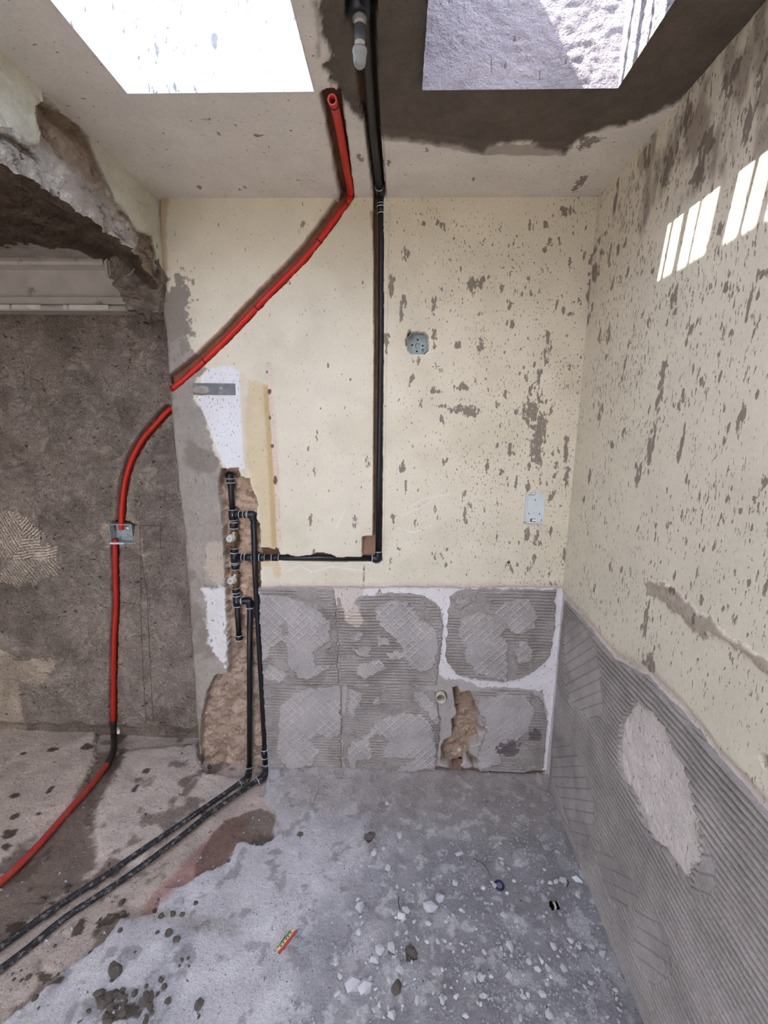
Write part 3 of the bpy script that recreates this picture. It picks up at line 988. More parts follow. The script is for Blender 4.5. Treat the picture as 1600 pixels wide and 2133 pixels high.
f.paint(f.mask([(650, 0), (668, 0), (672, 90), (664, 120), (655, 60)], .006, .004) * .7, (150, 138, 126))
for p in [(430, 248, 14, 4), (456, 278, 7, 5), (428, 280, 10, 4), (535, 282, 9, 3), (500, 395, 4, 4), (415, 391, 6, 4), (510, 390, 4, 3), (548, 380, 5, 2), (560, 306, 3, 3), (750, 330, 6, 9), (810, 340, 5, 9), (1205, 385, 9, 20), (1240, 290, 16, 8),
          (1215, 300, 14, 16), (73, 93, 6, 4), (986, 372, 3, 5), (890, 312, 6, 6), (690, 150, 6, 8), (680, 130, 5, 6)]:
    f.splash(*p)
chase(f, f.line([(690, 202), (704, 290), (722, 400), (724, 420)], .024, .003), -.030 * -1, .004, (120, 84, 66))
chase(f, f.line([(757, -80), (760, 60), (766, 150), (776, 270), (790, 400), (792, 430)], .020, .003), .028, .003, (70, 58, 50))
chase(f, f.mask([(736, 60), (760, 60), (766, 240), (752, 230), (742, 160)], .004, .002), .02, .006, (84, 62, 46))
hole = f.mask([(718, -80), (722, 40), (740, 48), (785, 42), (783, -80)], .003, .001)
f.carve(hole, .09)
f.paint(hole, (22, 20, 20))
for L in ([(760, 240), (768, 330), (776, 410)], [(796, 260), (802, 340), (806, 410)]):
    f.paint(f.line(L, .0016, 0, .0016) * .5, (120, 108, 98))
P = np.stack([f.X, f.Y, ZC - f.h], -1)


def inhole(S):
    cx, cy = (U[:-1] + U[1:]) / 2, (V[:-1] + V[1:]) / 2
    return ((cx > S[0]) & (cx < S[1]))[:, None] & ((cy > S[2]) & (cy < S[3]))[None, :]


ceiling = grid_mesh('ceiling', np.stack([f.X, f.Y, ZC + np.maximum(-f.h, -.004)], -1), f, MAT['ceil'], keep=~(inhole(S1) | inhole(S2)), flip=True)


# ---- skylights --------------------------------------------------------------------
def skylight(name, S, white, barpos):
    root = bpy.data.objects.new(name, None)
    COL.objects.link(root)
    root['kind'] = 'structure'
    x0, x1, y0, y1 = S
    base = (238, 238, 238) if white else (166, 161, 168)
    for side in ('back', 'left', 'right', 'front'):
        a, b = (x0, x1) if side in ('back', 'front') else (y0, y1)
        st_ = .005 if side == 'back' or (side == 'right' and not white) else .02
        f = Field('shaft', steps((a, b, st_)), steps((ZC - .003, ZT, st_)), base)
        if white:
            f.bmp[:] = .5
            f.spl[:] = .16 + .30 * sstep(-.36, -.50, f.X) * (side == 'back')
        else:
            f.bmp[:] = 2.0
            f.h = .0060 * fbm(f.X * .7, f.Y * 1.4, 70, 3, 5) + .003 * fbm(f.X, f.Y, 24, 3, 6)
            f.spl[:] = .18
            f.paint(sstep(0, .2, fbm(f.X, f.Y, 8, 4, 7)) * .4, (148, 142, 149))
        f.h = f.h * sstep(0, .02, f.Y - ZC)
        w_ = {'back': lambda: np.stack([f.X, y1 - f.h, f.Y], -1), 'front': lambda: np.stack([f.X, y0 + f.h, f.Y], -1),
              'left': lambda: np.stack([x0 + f.h, f.X, f.Y], -1), 'right': lambda: np.stack([x1 - f.h, f.X, f.Y], -1)}[side]()
        grid_mesh('shaft_wall', w_, f, MAT['shaft'], flip=side in ('front', 'right'), parent=root)
    for y, hw, hh in barpos:
        box('bar', (x0 - .04, y - hw, ZT - hh), (x1 + .04, y + hw, ZT + hh), MAT['galv'], root, bev=min(hw, hh) * .4)
    return root


bars = [(-.600, .006, .006), (-.652, .011, .006), (-.702, .005, .005), (-.785, .026, .010), (-.855, .006, .006), (-.905, .010, .006), (-.99, .026, .010), (-1.07, .006, .006), (-1.13, .006, .006), (-1.22, .026, .010), (-1.32, .006, .006), (-1.45, .026, .010), (-1.55, .006, .006), (-1.68, .026, .010), (-1.80, .006, .006)]
window_1 = skylight('window_1', S1, True, [(-.79, .02, .010), (-.99, .02, .010), (-1.4, .02, .010), (-1.7, .02, .010)])
window_2 = skylight('window_2', S2, False, bars)

# ---- floor --------------------------------------------------------------------------
U = steps((-2.3, -1.85, .05), (-1.85, XR + .012, .0042))
V = steps((YF, -1.0, .1), (-1.0, YA + .03, .0042))
f = Field('floor', U, V, (168, 164, 168))
f.bmp[:] = 1.2
f.spl[:] = .10
f.h = .004 * fbm(f.X, f.Y, 6, 4, 2) + .003 * fbm(f.X, f.Y, 30, 3, 3)
# pale cement dust on the screed, darker grey towards the right side
f.paint(sstep(-.1, .12, fbm(f.X, f.Y, 5, 4, 5) + .5 * (-.1 - f.X)) * .7, (200, 194, 194), var=.05)
f.paint(sstep(-.28, .12, f.X + .35 * f.mid - .25 * (f.Y + .5)) * .8, (130, 127, 129), var=.08)
f.paint(sstep(.05, .2, fbm(f.X, f.Y, 14, 4, 15)) * sstep(-.5, -.1, f.X) * .45, (186, 182, 182))
f.paint(sstep(-.35, -.1, f.Y + .1 * f.mid) * sstep(-.6, -.4, f.X) * .35, (150, 138, 132))
f.paint(sstep(.08, .2, fbm(f.X, f.Y, 34, 3, 25)) * .5, (206, 202, 202))
f.paint(sstep(.10, .2, fbm(f.X, f.Y, 26, 4, 27)) * .55, (122, 116, 116))
f.paint(sstep(-.42, -.05, f.Y + .15 * f.mid) * sstep(-.55, -.3, f.X) * .5, (158, 145, 138), var=.1)
LO = [(556, 1606), (552, 1660), (574, 1688), (568, 1742), (548, 1758), (492, 1754), (480, 1790), (440, 1810), (415, 1824), (376, 1850), (345, 1850), (322, 1898), (300, 1906), (250, 1910), (236, 1934), (214, 1960),
      (176, 1988), (110, 2040), (40, 2100), (-60, 2180), (-900, 2180), (-900, 1400), (300, 1460), (420, 1480), (556, 1560)]
low = f.mask(LO, .008, .004)
f.paint(low, (188, 171, 160), spl=.22, bmp=1.8, var=.10)
f.h = f.h * (1 - low) + low * (-.020 + .012 * fbm(f.X, f.Y, 10, 4, 22) + .005 * fbm(f.X, f.Y, 40, 3, 23))
slab = f.mask([(-900, 1500), (200, 1500), (196, 1575), (170, 1650), (120, 1690), (60, 1740), (0, 1790), (-300, 1900)], .012, .008)
f.paint(slab * .8, (214, 196, 182), var=.06)
f.h += slab * .012
slab2 = f.mask([(258, 1560), (410, 1545), (420, 1600), (510, 1622), (450, 1668), (380, 1710), (330, 1740), (300, 1790), (230, 1800), (205, 1780), (196, 1720), (215, 1650)], .012, .008)
f.paint(slab2 * .8, (212, 196, 186), var=.06)
f.h += slab2 * .014
f.paint(f.mask([(205, 1560), (262, 1560), (236, 1620), (178, 1700), (196, 1722), (200, 1790), (150, 1840), (80, 1890), (0, 1960), (-80, 2010), (-80, 1880), (40, 1790), (140, 1690)], .014, .012) * .75, (104, 88, 76), var=.15)
f.paint(f.mask([(520, 1690), (480, 1755), (440, 1808), (376, 1848), (330, 1890), (300, 1902), (290, 1880), (340, 1830), (430, 1740), (500, 1690)], .01, .014) * .7, (158, 112, 106), var=.06)
f.paint(f.mask([(516, 1680), (540, 1676), (572, 1688), (568, 1742), (548, 1757), (494, 1754), (450, 1804), (405, 1822), (402, 1800), (440, 1730), (470, 1700)], .006, .006) * .8, (112, 90, 80), var=.08)
f.paint(f.mask([(528, 1682), (572, 1688), (568, 1742), (546, 1756), (514, 1752)], .005, .005) * .9, (128, 116, 106))
f.paint(f.line([(240, 1905), (390, 1915), (490, 1935)], .02, .012, .012) * .35, (130, 118, 108))
f.paint(sstep(.08, .2, fbm(f.X, f.Y, 11, 4, 66)) * low * (1 - slab) * .7, (92, 78, 68))
for p in [(110, 1558, 11, 7), (183, 1551, 12, 7), (280, 1640, 7, 9), (303, 1603, 8, 6), (104, 1640, 9, 8), (30, 1655, 10, 5), (28, 1698, 12, 8), (16, 1735, 18, 12), (12, 1760, 14, 8), (48, 1565, 6, 3), (36, 1920, 24, 18), (220, 1910, 18, 14), (250, 1896, 24, 8),
          (160, 1925, 14, 16), (95, 2020, 20, 12), (120, 2040, 12, 8), (140, 1836, 12, 10), (106, 1868, 10, 6), (770, 1745, 11, 9), (624, 1739, 6, 5), (857, 1985, 12, 20), (260, 2110, 50, 22), (80, 1690, 8, 5), (315, 1700, 4, 3)]:
    m = f.blob(*p, .5)
    f.paint(m * .9, (74, 64, 56))
f.h += .01 * np.exp(-(f.Y / .03) ** 2) * (f.X > -.4) * (1 + f.mid)
P = np.stack([f.X, f.Y, f.h], -1)
floor = grid_mesh('floor', P, f, MAT['floor'])

# ---- the far sides of the place, out of the picture: front wall with a wide doorway to an added walled yard -----------
WF = plain('old_wall_paint', (200, 190, 172), rough=.9)
box('wall_far_left', (-2.36, YF, -.05), (-2.3, YA + .06, 2.2), WF, struct=True)
DX0, DX1, DZ = -2.1, -.35, 2.0
bm = box_bm((-2.36, YF - .15, -.05), (DX0, YF, 2.2))
box_bm((DX1, YF - .15, -.05), (XR + .1, YF, 2.2), bm=bm)
box_bm((DX0, YF - .15, DZ), (DX1, YF, 2.2), bm=bm)
o = link('wall_front', mesh_from(bm, WF, 'wall_front', False))
o['kind'] = 'structure'
box('ground', (-6, -6.1, -.25), (6, YF - .15, -.05), plain('added_yard_concrete', (120, 115, 110), rough=.95), struct=True)  # unseen ground, added to cut light coming from below
box('added_yard_wall', (-6, -6.3, -.25), (6, -6.1, 1.9), plain('added_wall_render', (150, 142, 132), rough=.95), struct=True)  # unseen wall, added so only the higher sky lights the doorway
# translucent sheet closing the left skylight
m, nt, b_ = new_mat('milky_skylight_sheet')
n = nd(nt, 'ShaderNodeTexNoise', i_Scale=6.)
tr = nd(nt, 'ShaderNodeBsdfTranslucent')
mr = nd(nt, 'ShaderNodeMix', data_type='RGBA')
mr.inputs['A'].default_value = (.66, .74, .84, 1)
mr.inputs['B'].default_value = (.74, .80, .88, 1)
nt.links.new(n.outputs[0], mr.inputs['Factor'])
nt.links.new(mr.outputs['Result'], tr.inputs[0])
nt.links.new(tr.outputs[0], nt.nodes['Material Output'].inputs[0])
box('pane', (S1[0] - .04, S1[2] - .04, ZT + .012), (S1[1] + .04, S1[3] + .04, ZT + .016), m, window_1)

# ---- old timber-and-plaster trim at the head of the recessed wall -------------------------------
trim = bpy.data.objects.new('trim_1', None)
COL.objects.link(trim)
trim['kind'] = 'structure'


def alcx(px, y):
    return on(1, y, px, 600)[0]


box('panel', (-2.3, .118, 1.835), (-.93, .17, 1.99), MAT['trim'], trim)
prof = [(.118, 1.992), (.085, 1.992), (.080, 1.980), (.084, 1.970), (.104, 1.966), (.118, 1.962)]
bm = bmesh.new()
xa, xb = -2.3, alcx(222, .09)
r0 = [bm.verts.new((xa, y, z)) for y, z in prof]
r1 = [bm.verts.new((xb, y, z)) for y, z in prof]
for i in range(len(prof)):
    j = (i + 1) % len(prof)
    bm.faces.new((r0[i], r0[j], r1[j], r1[i]))
bm.faces.new(r0)
bm.faces.new(r1[::-1])
link('cornice', mesh_from(bm, MAT['trim'], 'cornice', False), trim)
box('cornice_end', (alcx(222, .09), .082, 1.93), (alcx(234, .09), .122, 1.991), MAT['trim'], trim, bev=.006)
box('rail', (-2.3, .104, 1.842), (-.95, .12, 1.868), MAT['trim'], trim, bev=.002)
wp = plain('chipped_white_paint', (206, 200, 192), rough=.6, dust=((140, 128, 116), .62), scale=25)
for a, b in ((-300, 18), (20, 82), (128, 138), (140, 224)):
    box('white_strip', (alcx(a, .1), .094, 1.822), (alcx(b, .1), .120, 1.838), wp, trim, bev=.002)
box('strip_backing', (-2.3, .100, 1.818), (-.95, .17, 1.834), MAT['trim'], trim)

# ---- lump of broken masonry where the wall was cut away at the pilaster head ---------------------
Pc = [on(1, .02, *p) for p in [(238, 540), (232, 566), (244, 596), (262, 622), (276, 646), (310, 654), (345, 657), (352, 600), (340, 520), (290, 500)]]
bm = bmesh.new()
vs = [bm.verts.new(p) for p in Pc]
fc = bm.faces.new(vs)
ex = bmesh.ops.extrude_face_region(bm, geom=[fc])
for v in ex['geom']:
    if isinstance(v, bmesh.types.BMVert):
        v.co.y += .14
        v.co.x -= .03
for v in vs:
    v.co.y -= .05 * (v.co.x + 1.1) / .3
bmesh.ops.triangulate(bm, faces=bm.faces[:])
for _ in range(4):
    bmesh.ops.subdivide_edges(bm, edges=bm.edges[:], cuts=1, use_grid_fill=True)
bm.normal_update()
co = np.array([v.co for v in bm.verts])
n1 = fbm(co[:, 0] + co[:, 1], co[:, 2] + co[:, 1] * .7, 22, 4, 5) + .5 * fbm(co[:, 0], co[:, 2] - co[:, 1], 60, 3, 6)
for v, k in zip(bm.verts, n1):
    v.co += v.normal * float(k) * .04
lump = link('broken_edge', mesh_from(bm, plain('broken_masonry_lump', (116, 104, 94), rough=.95, noise=.35, scale=35, bump=1.), 'broken_edge', False), None)
lump.parent = wall_left

# =================================================================== THINGS
RB = .0108        # black pipe radius
RR = .0106        # red conduit radius

# ---- red conduit from ceiling to the flush box -------------------------------------------------
con = thing('electrical_conduit', 'bright red electrical conduit curving from ceiling down to the square box', 'conduit', B(700, 450))
up = spline([CE(692, 207, -.012), CE(697, 222, -.001), CE(704, 250, .010), CE(713, 300, .013), CE(722, 350, .013), CE(729, 388, .013), np.array([-.176, -.004, ZC + .004]), B(728, 418, .012), B(702, 452, .010), B(642, 531, .009),
             B(562, 612, .009), B(481, 697, .008), B(426, 751, .008), B(388, 786, .008), B(362, 808, .010), np.array([-.822, .03, 1.528]), np.array([-.826, .10, 1.508]), np.array([-.868, .160, 1.488])] +
            [on(1, YA + .010, *p) for p in red1[:-1]] + [on(1, YA + .012, 253, 1080), on(1, YA + .014, 253, 1103)], 6)
tube('conduit_run', up, RR, MAT['red'], con, seg=14, caps=False)
e0, e1 = up[0], up[1]
lathe('open_end', e0, (e0 - e1), [(-.03, RR * .72), (.0005, RR * .72), (.0015, RR * .85), (.0005, RR)], plain('cut_red_rim', (232, 96, 80), rough=.5), con)
for i in (4, 34, 44, 52, 62, 72, 84, 90):      # binding wire and mortar dabs holding it in its chase
    if i < len(up) - 1:
        a = np.array(up[i])
        t = np.array(up[i + 1]) - a
        lathe('tie_wire', a - t * .05, t, [(0, RR), (.0003, RR + .0016), (.003, RR + .0016), (.0033, RR)], MAT['sleeve'], con, 12)

# ---- red conduit from the box down to the floor ----------------------------------------------
con2 = thing('electrical_conduit', 'red conduit from under the square box running across the floor', 'conduit', on(1, YA, 236, 1530))
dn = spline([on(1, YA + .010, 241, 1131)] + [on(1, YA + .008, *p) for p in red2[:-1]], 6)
tube('conduit_run', dn, RR, plain('shaded_red_conduit', (188, 32, 20), rough=.5), con2)  # darker copy of the red: shade put into the conduit's colour
sv = spline([on(1, YA + .006, 236, 1502), on(1, YA - .004, 237, 1532), FL(236, 1566, .012), FL(222, 1594, -.002)], 6)
tube('sleeve', sv, RR + .0022, MAT['sleeve'], con2)
fr = spline([FL(226, 1588, .000), FL(190, 1636, .002), FL(142, 1690, .002), FL(86, 1754, .0), FL(40, 1802, .0), FL(0, 1838, .0), FL(-90, 1905, .0)], 6)
tube('floor_run', fr, RR + .0008, MAT['reddust'], con2)

# ---- black water pipework -----------------------------------------------------------------------
wp_ = thing('water_pipework', 'black plastic water pipework in wall chases with two capped valves', 'pipework', B(490, 1160))


def bp(*L, y=.012):
    return [B(a, b, y) for a, b in L]


def pipe(P, r=RB, mat='black'):
    return tube('pipe', P, r, MAT[mat], wp_)


def fitting(name, P, r=.0145, mat='black', rings=True):
    """a socket with thickened lips, following the points P"""
    o = tube(name, P, r, MAT[mat], wp_)
    P = [np.array(p, float) for p in P]
    if rings:
        for p, q in ((P[0], P[1]), (P[-1], P[-2])):
            t = (q - p) / np.linalg.norm(q - p)
            ri = lathe('ring', p, t, [(0, r), (.0004, r + .0012), (.0022, r + .0012), (.0026, r)], MAT['pale'], None, 16)
            ri.parent = o
    return o


pipe([CE(758, -120, .014), CE(761, 40, .014), CE(767, 150, .014), CE(777, 270, .014), CE(791, 395, .014)], RB * .98)
cj = on(1, 0, 793, 413)
cj = np.array([cj[0], 0, ZC])
fitting('elbow', spline([CE(790, 388, .014), cj + (0, .002, .008), cj + (0.001, .011, -.002), B(794, 432, .012)], 4), .0135)
pipe([cj + (.001, .011, -.004)] + bp((795, 440), (794, 700), (790, 1000), (788, 1150)))
fitting('coupling', bp((794.5, 424), (794.5, 446)), .0130)
fitting('elbow', spline(bp((788, 1148), (788, 1160), (785, 1163.5), (775, 1163.5)), 4), .0140)
pipe(bp((780, 1163), (640, 1162), (489, 1161)))
fitting('coupling', bp((566, 1162), (582, 1162)), .0136)
fitting('coupling', bp((540, 1161.5), (553, 1161.5)), .0136)
# riser with tees and valves
rs = [(479, 992), (482, 1030), (485, 1072), (488, 1120), (489, 1162), (490, 1200), (493, 1252), (496, 1290), (498, 1322)]
YM = .016
pipe(bp(*rs[:3], y=YM))
fitting('elbow', spline([B(476, 990, .034), B(478, 990, .022), B(479, 992, YM), B(480, 1003, YM)], 4), .0145, rings=False)
fitting('coupling', bp((480, 996), (480.5, 1006), y=YM), .0148)
fitting('tee', bp((484, 1061), (486, 1084), y=YM), .0150)
fitting('tee_branch', bp((486, 1072), (500, 1072), y=YM), .0142)
pipe(bp((486, 1072), (527, 1073), y=YM))
fitting('coupling', bp((507, 1072), (515, 1072), y=YM), .0130)
fitting('elbow', spline(bp((516, 1072), (525, 1072), (528, 1075), (528, 1086), y=YM), 4), .0145)
fitting('coupling', bp((487, 1087), (487.5, 1101), y=YM), .0155)
pipe(bp((486, 1080), (489, 1165), y=YM), .010, 'brass')
fitting('coupling', bp((488, 1141), (488.5, 1152), y=YM), .0150)
fitting('tee', bp((489, 1150), (489.5, 1172), y=YM), .0155)
fitting('tee_branch', bp((490, 1161), (505, 1161), y=YM), .0142)
fitting('coupling', bp((510, 1161), (526, 1161.5)), .0130)
fitting('coupling', bp((490, 1174), (490.5, 1186), y=YM), .0155)
pipe(bp((490, 1172), (493, 1250), y=YM), .010, 'brass')
fitting('coupling', bp((491, 1224), (492, 1235), y=YM), .0145)
fitting('tee', bp((493, 1240), (494, 1263), y=YM), .0150)
fitting('tee_branch', bp((494, 1252), (504, 1252), y=YM), .0142)
fitting('elbow', spline(bp((504, 1252), (515, 1251), (520, 1254), (520.5, 1266), y=YM), 4), .0145)
pipe(bp((493, 1235), (494, 1262), y=YM))
pipe(bp((494, 1260), (496, 1290), (498, 1326), y=YM))
fitting('end_cap', bp((498, 1322), (498.6, 1333), y=YM), .0140)
for (sx, sy), (bx, by) in (((477, 1123), (488, 1119)), ((479, 1211), (491, 1206))):
    q = bp((bx, by), y=YM)[0]
    body = lathe('valve_body', q + (0, 0, .026), (0, 0, -1), [(0, .011), (.004, .015), (.012, .017), (.026, .018), (.040, .017), (.048, .015), (.052, .011)], MAT['brass'], wp_)
    tip = on(1, -.030, sx, sy)
    ax = tip - q
    L_ = np.linalg.norm(ax)
    st = lathe('valve_stem', q, ax, [(.0, .012), (L_ * .35, .0125), (L_ * .36, .0150), (L_ * .62, .0155), (L_ * .64, .0135), (L_ - .006, .0135), (L_ - .001, .0120), (L_, .0085), (L_ - .004, .0070), (L_ - .008, .0040), (L_ - .002, .0030), (L_, 0.0001)], MAT['white'], None)
    st.parent = body
    nut = lathe('stem_lug', q + ax * .30 + (.004, 0, .012), (.2, -.3, 1), [(0, .006), (.010, .005), (.013, .002)], MAT['white'], None, 10)
    nut.parent = body
# drops to the floor and the two runs across it
pipe(bp((528, 1083), (532, 1200), (538, 1300), (545, 1430), (551, 1540), (553, 1606), y=.008))
pipe(bp((520.5, 1262), (520, 1400), (520, 1520), (519, 1612), y=.012))
fitting('coupling', bp((551, 1560), (552, 1578), y=.008), .0135)
fitting('elbow', spline([B(553, 1590, .006), B(553.5, 1602, .004), FL(549, 1618, .004), FL(536, 1628, .002)], 4), .0140, 'blackdust')
fitting('elbow', spline([B(519, 1596, .010), B(519, 1606, .006), FL(514, 1622, .002), FL(500, 1632, .0)], 4), .0140, 'blackdust')
pipe(spline([FL(516, 1618, .004), FL(470, 1652, .004), FL(380, 1714, .004), FL(300, 1768, .006), FL(219, 1824, .004), FL(150, 1868, .0), FL(87, 1911, -.002), FL(0, 1974, -.002), FL(-80, 2030, -.002)], 5), RB * .85, 'blackdust')
pipe(spline([FL(552, 1615, .004), FL(500, 1650, .004), FL(440, 1692, .006), FL(380, 1740, .006), FL(320, 1786, .004), FL(262, 1828, .002), FL(190, 1876, .0), FL(131, 1915, .0), FL(60, 1974, -.002), FL(0, 2020, -.002), FL(-80, 2085, -.002)], 5), RB * .85, 'blackdust')
# fitting in the ceiling hole
lathe('ceiling_socket', (-.087, -.668, 2.20), (0, 0, -1), [(0, .030), (.02, .030), (.022, .020), (.050, .020), (.052, .012)], MAT['black'], wp_)

# ---- clear plug hanging from the socket ------------------------------------------------------------
pg = thing('pipe_plug', 'clear and white plastic test plug hanging from the black ceiling socket', 'plug', (-.087, -.664, 2.06))
ax = np.array((.0015, .004, -1))
q = np.array((-.087, -.666, 2.152))
lathe('tube', q, ax, [(0, .0098), (.058, .0098)], MAT['white'], pg)
lathe('grip_sleeve', q + ax * .016, ax, [(0, .0100), (.0005, .0104), (.026, .0104), (.0265, .0100)], plain('dark_grey_sleeve', (92, 98, 100), rough=.35), pg)
lathe('collar', q, ax, [(0, .0105), (.001, .0130), (.009, .0130), (.011, .0105)], plain('grey_collar', (128, 128, 126), rough=.5), pg)
lathe('cap', q + ax * .052, ax, [(0, .0110), (.0005, .0138), (.006, .0138), (.007, .0126), (.020, .0120), (.026, .0100), (.030, .0060), (.031, .0001)], MAT['glass'], pg)

# ---- square flush box in the recessed wall -----------------------------------------------------------
q0, q1 = on(1, YA, 231, 1131), on(1, YA, 274, 1093)
x0, x1, z0, z1 = q0[0], q1[0], q0[2], q1[2]
jb = thing('junction_box', 'open square galvanised junction box between two red conduits', 'junction box', ((x0 + x1) / 2, YA, z0))
t = .0025
box('back', (x0, YA + .040, z0), (x1, YA + .0425, z1), MAT['greybox'], jb)
box('side', (x0, YA - .002, z0), (x0 + t, YA + .04, z1), MAT['greybox'], jb)
box('side', (x1 - t, YA - .000, z0), (x1, YA + .04, z1), MAT['greybox'], jb)
box('side', (x0, YA - .004, z0), (x1, YA + .04, z0 + t), MAT['greybox'], jb)
box('side', (x0, YA + .002, z1 - t), (x1, YA + .04, z1), MAT['greybox'], jb)
box('lip', (x0 - .002, YA - .006, z0 - .004), (x1 * .6 + x0 * .4, YA + .004, z0 + .003), MAT['whiteplate'], jb, bev=.001)
for a, b, r in ((.14, .82, .007), (.16, .52, .007), (.5, .28, .009), (.16, .2, .006), (.62, .6, .008)):
    lathe('knockout', (x0 + a * (x1 - x0), YA + .040, z0 + b * (z1 - z0)), (0, -1, 0), [(0, r), (.0012, r), (.0012, r * .8), (.0006, r * .78), (.0006, 0)], MAT['greybox'], jb)
lathe('screw', (x0 + .76 * (x1 - x0), YA + .012, z0 + .78 * (z1 - z0)), (0, -1, 0), [(0, .006), (.004, .006), (.006, .003), (.006, 0)], MAT['whiteplate'], jb, 10)
lathe('screw_hole', (x0 + .68 * (x1 - x0), YA + .0395, z0 + .26 * (z1 - z0)), (0, -1, 0), [(0, .002), (.0008, .002), (.0008, 0)], MAT['dark'], jb, 8)
lathe('conduit_end', on(1, YA + .014, 241, 1127), (0, 0, 1), [(0, .0115), (.003, .0115), (.003, .0085), (.001, .008)], MAT['red'], jb)

# ---- round flush box in the cream wall ------------------------------------------------------------------
c = B(870.5, 714)
rb = thing('switch_box', 'round grey metal wall box with knockouts set in the cream wall', 'wall box', (c[0], 0, c[2] - .038))


def octo(y, r):
    return [(c[0] + r * sx, y, c[2] + r * sz) for sx, sz in ((-.55, 1), (.55, 1), (1, .55), (1, -.55), (.55, -1), (-.55, -1), (-1, -.55), (-1, .55))]


bm = bmesh.new()
rings = [[bm.verts.new(p) for p in octo(y, r)] for y, r in ((.004, .0365), (.004, .0345), (.032, .0340), (.034, .031))]
for a, b in zip(rings[:-1], rings[1:]):
    for k in range(8):
        bm.faces.new((a[k], a[(k + 1) % 8], b[(k + 1) % 8], b[k]))
bm.faces.new(rings[-1])
link('cup', mesh_from(bm, MAT['greybox'], 'cup', False), rb)
lathe('knockout', (c[0] + .001, .0338, c[2] - .002), (0, -1, 0), [(0, .0105), (.0012, .0105), (.0012, .009), (.0007, .009), (.0007, 0)], MAT['greybox'], rb, 24)
for dx_, dz_ in ((.001, .018), (-.018, 0), (.019, -.002), (-.001, -.021)):
    lathe('hole', (c[0] + dx_, .0336, c[2] + dz_), (0, -1, 0), [(0, .0030), (.0006, .0030), (.0006, 0)], MAT['dark'], rb, 10)
for dx_, dz_ in ((-.021, .025), (.019, -.018)):
    lathe('screw_lug', (c[0] + dx_, .022, c[2] + dz_), (0, -1, 0), [(0, .0050), (.006, .0045), (.007, .0020), (.004, .0015), (.004, 0)], MAT['galv'], rb, 12)

rb.location.y += .014

# ---- switch plate frame ------------------------------------------------------------------------------
q0, q1 = B(1091, 1088), B(1135, 1029)
x0, x1, z0, z1 = q0[0], q1[0], q0[2], q1[2]
sp = thing('switch_plate', 'small white blank switch plate low on the cream wall near right corner', 'switch plate', ((x0 + x1) / 2, 0, z0))
box('plate', (x0 + .006, -.006, z0 + .004), (x1, .002, z1), MAT['whiteplate'], sp, bev=.0012)
bm = box_bm((x0, -.010, z0), (x0 + .005, .002, z1 + .004))
box_bm((x0, -.010, z0), (x1 - .001, .002, z0 + .004), bm=bm)
link('rim', mesh_from(bm, MAT['whiteplate'], 'rim', False), sp)
cx = x0 + .58 * (x1 - x0)
box('clip', (cx - .008, -.012, z1 - .006), (cx + .007, .002, z1 + .007), MAT['whiteplate'], sp, bev=.001)
box('clip', (cx - .007, -.009, z1 + .007), (cx + .006, .002, z1 + .016), MAT['whiteplate'], sp, bev=.001)
cx = x0 + .5 * (x1 - x0)
box('slot', (cx - .012, -.0066, z0 + .004), (cx + .008, -.0055, z0 + .016), MAT['dark'], sp)
box('slot_tab', (cx - .008, -.009, z0 + .006), (cx + .009, -.006, z0 + .0145), plain('bright_white_plastic', (238, 238, 238)), sp, bev=.0006)
for a, b in ((.50, .80), (.22, .32), (.78, .32), (.9, .1)):
    box('pin_hole', (x0 + a * (x1 - x0) - .0012, -.0064, z0 + b * (z1 - z0) - .003), (x0 + a * (x1 - x0) + .0012, -.0058, z0 + b * (z1 - z0) + .003), MAT['dark'], sp)
bm = box_bm((x0 + .008, -.0066, z1 - .004), (cx - .004, -.0058, z1 - .0025))
link('joint_line', mesh_from(bm, MAT['brass'], 'joint_line', False), sp)

# ---- steel strap half buried in the pilaster ---------------------------------------------------------------
q0, q1 = B(404, 822), B(490, 799)
st = thing('steel_strap', 'flat galvanised steel strap half buried in grey cement on pilaster', 'strap', (q0[0], 0, q0[2]))
box('plate', (q0[0], -.0055, q0[2]), (q1[0], .002, q1[2]), plain('dull_strap_steel', (112, 114, 116), rough=.5, metal=.3, noise=.2, dust=((150, 142, 134), .58), scale=40), st, bev=.0015)
lathe('bolt_hole', B(461, 809, -.0056), (0, -1, 0), [(0, .007), (.0006, .007), (.0006, .0055), (.0002, .0050), (.0002, 0)], MAT['galv'], st, 14)
bm = bmesh.new()
bmesh.ops.create_icosphere(bm, subdivisions=4, radius=1)
for v in bm.verts:
    k = 1 + .5 * float(fbm(np.array([v.co.x + v.co.y * .3]), np.array([v.co.z]), 2.4, 3, 4)[0])
    v.co = Vector((v.co.x * .042 * k, v.co.y * .008, v.co.z * .019 * k)) + Vector(B(420, 812))
link('cement_smear', mesh_from(bm, plain('smeared_cement', (158, 149, 140), rough=.95, noise=.2, scale=70, bump=1.), 'cement_smear'), st)

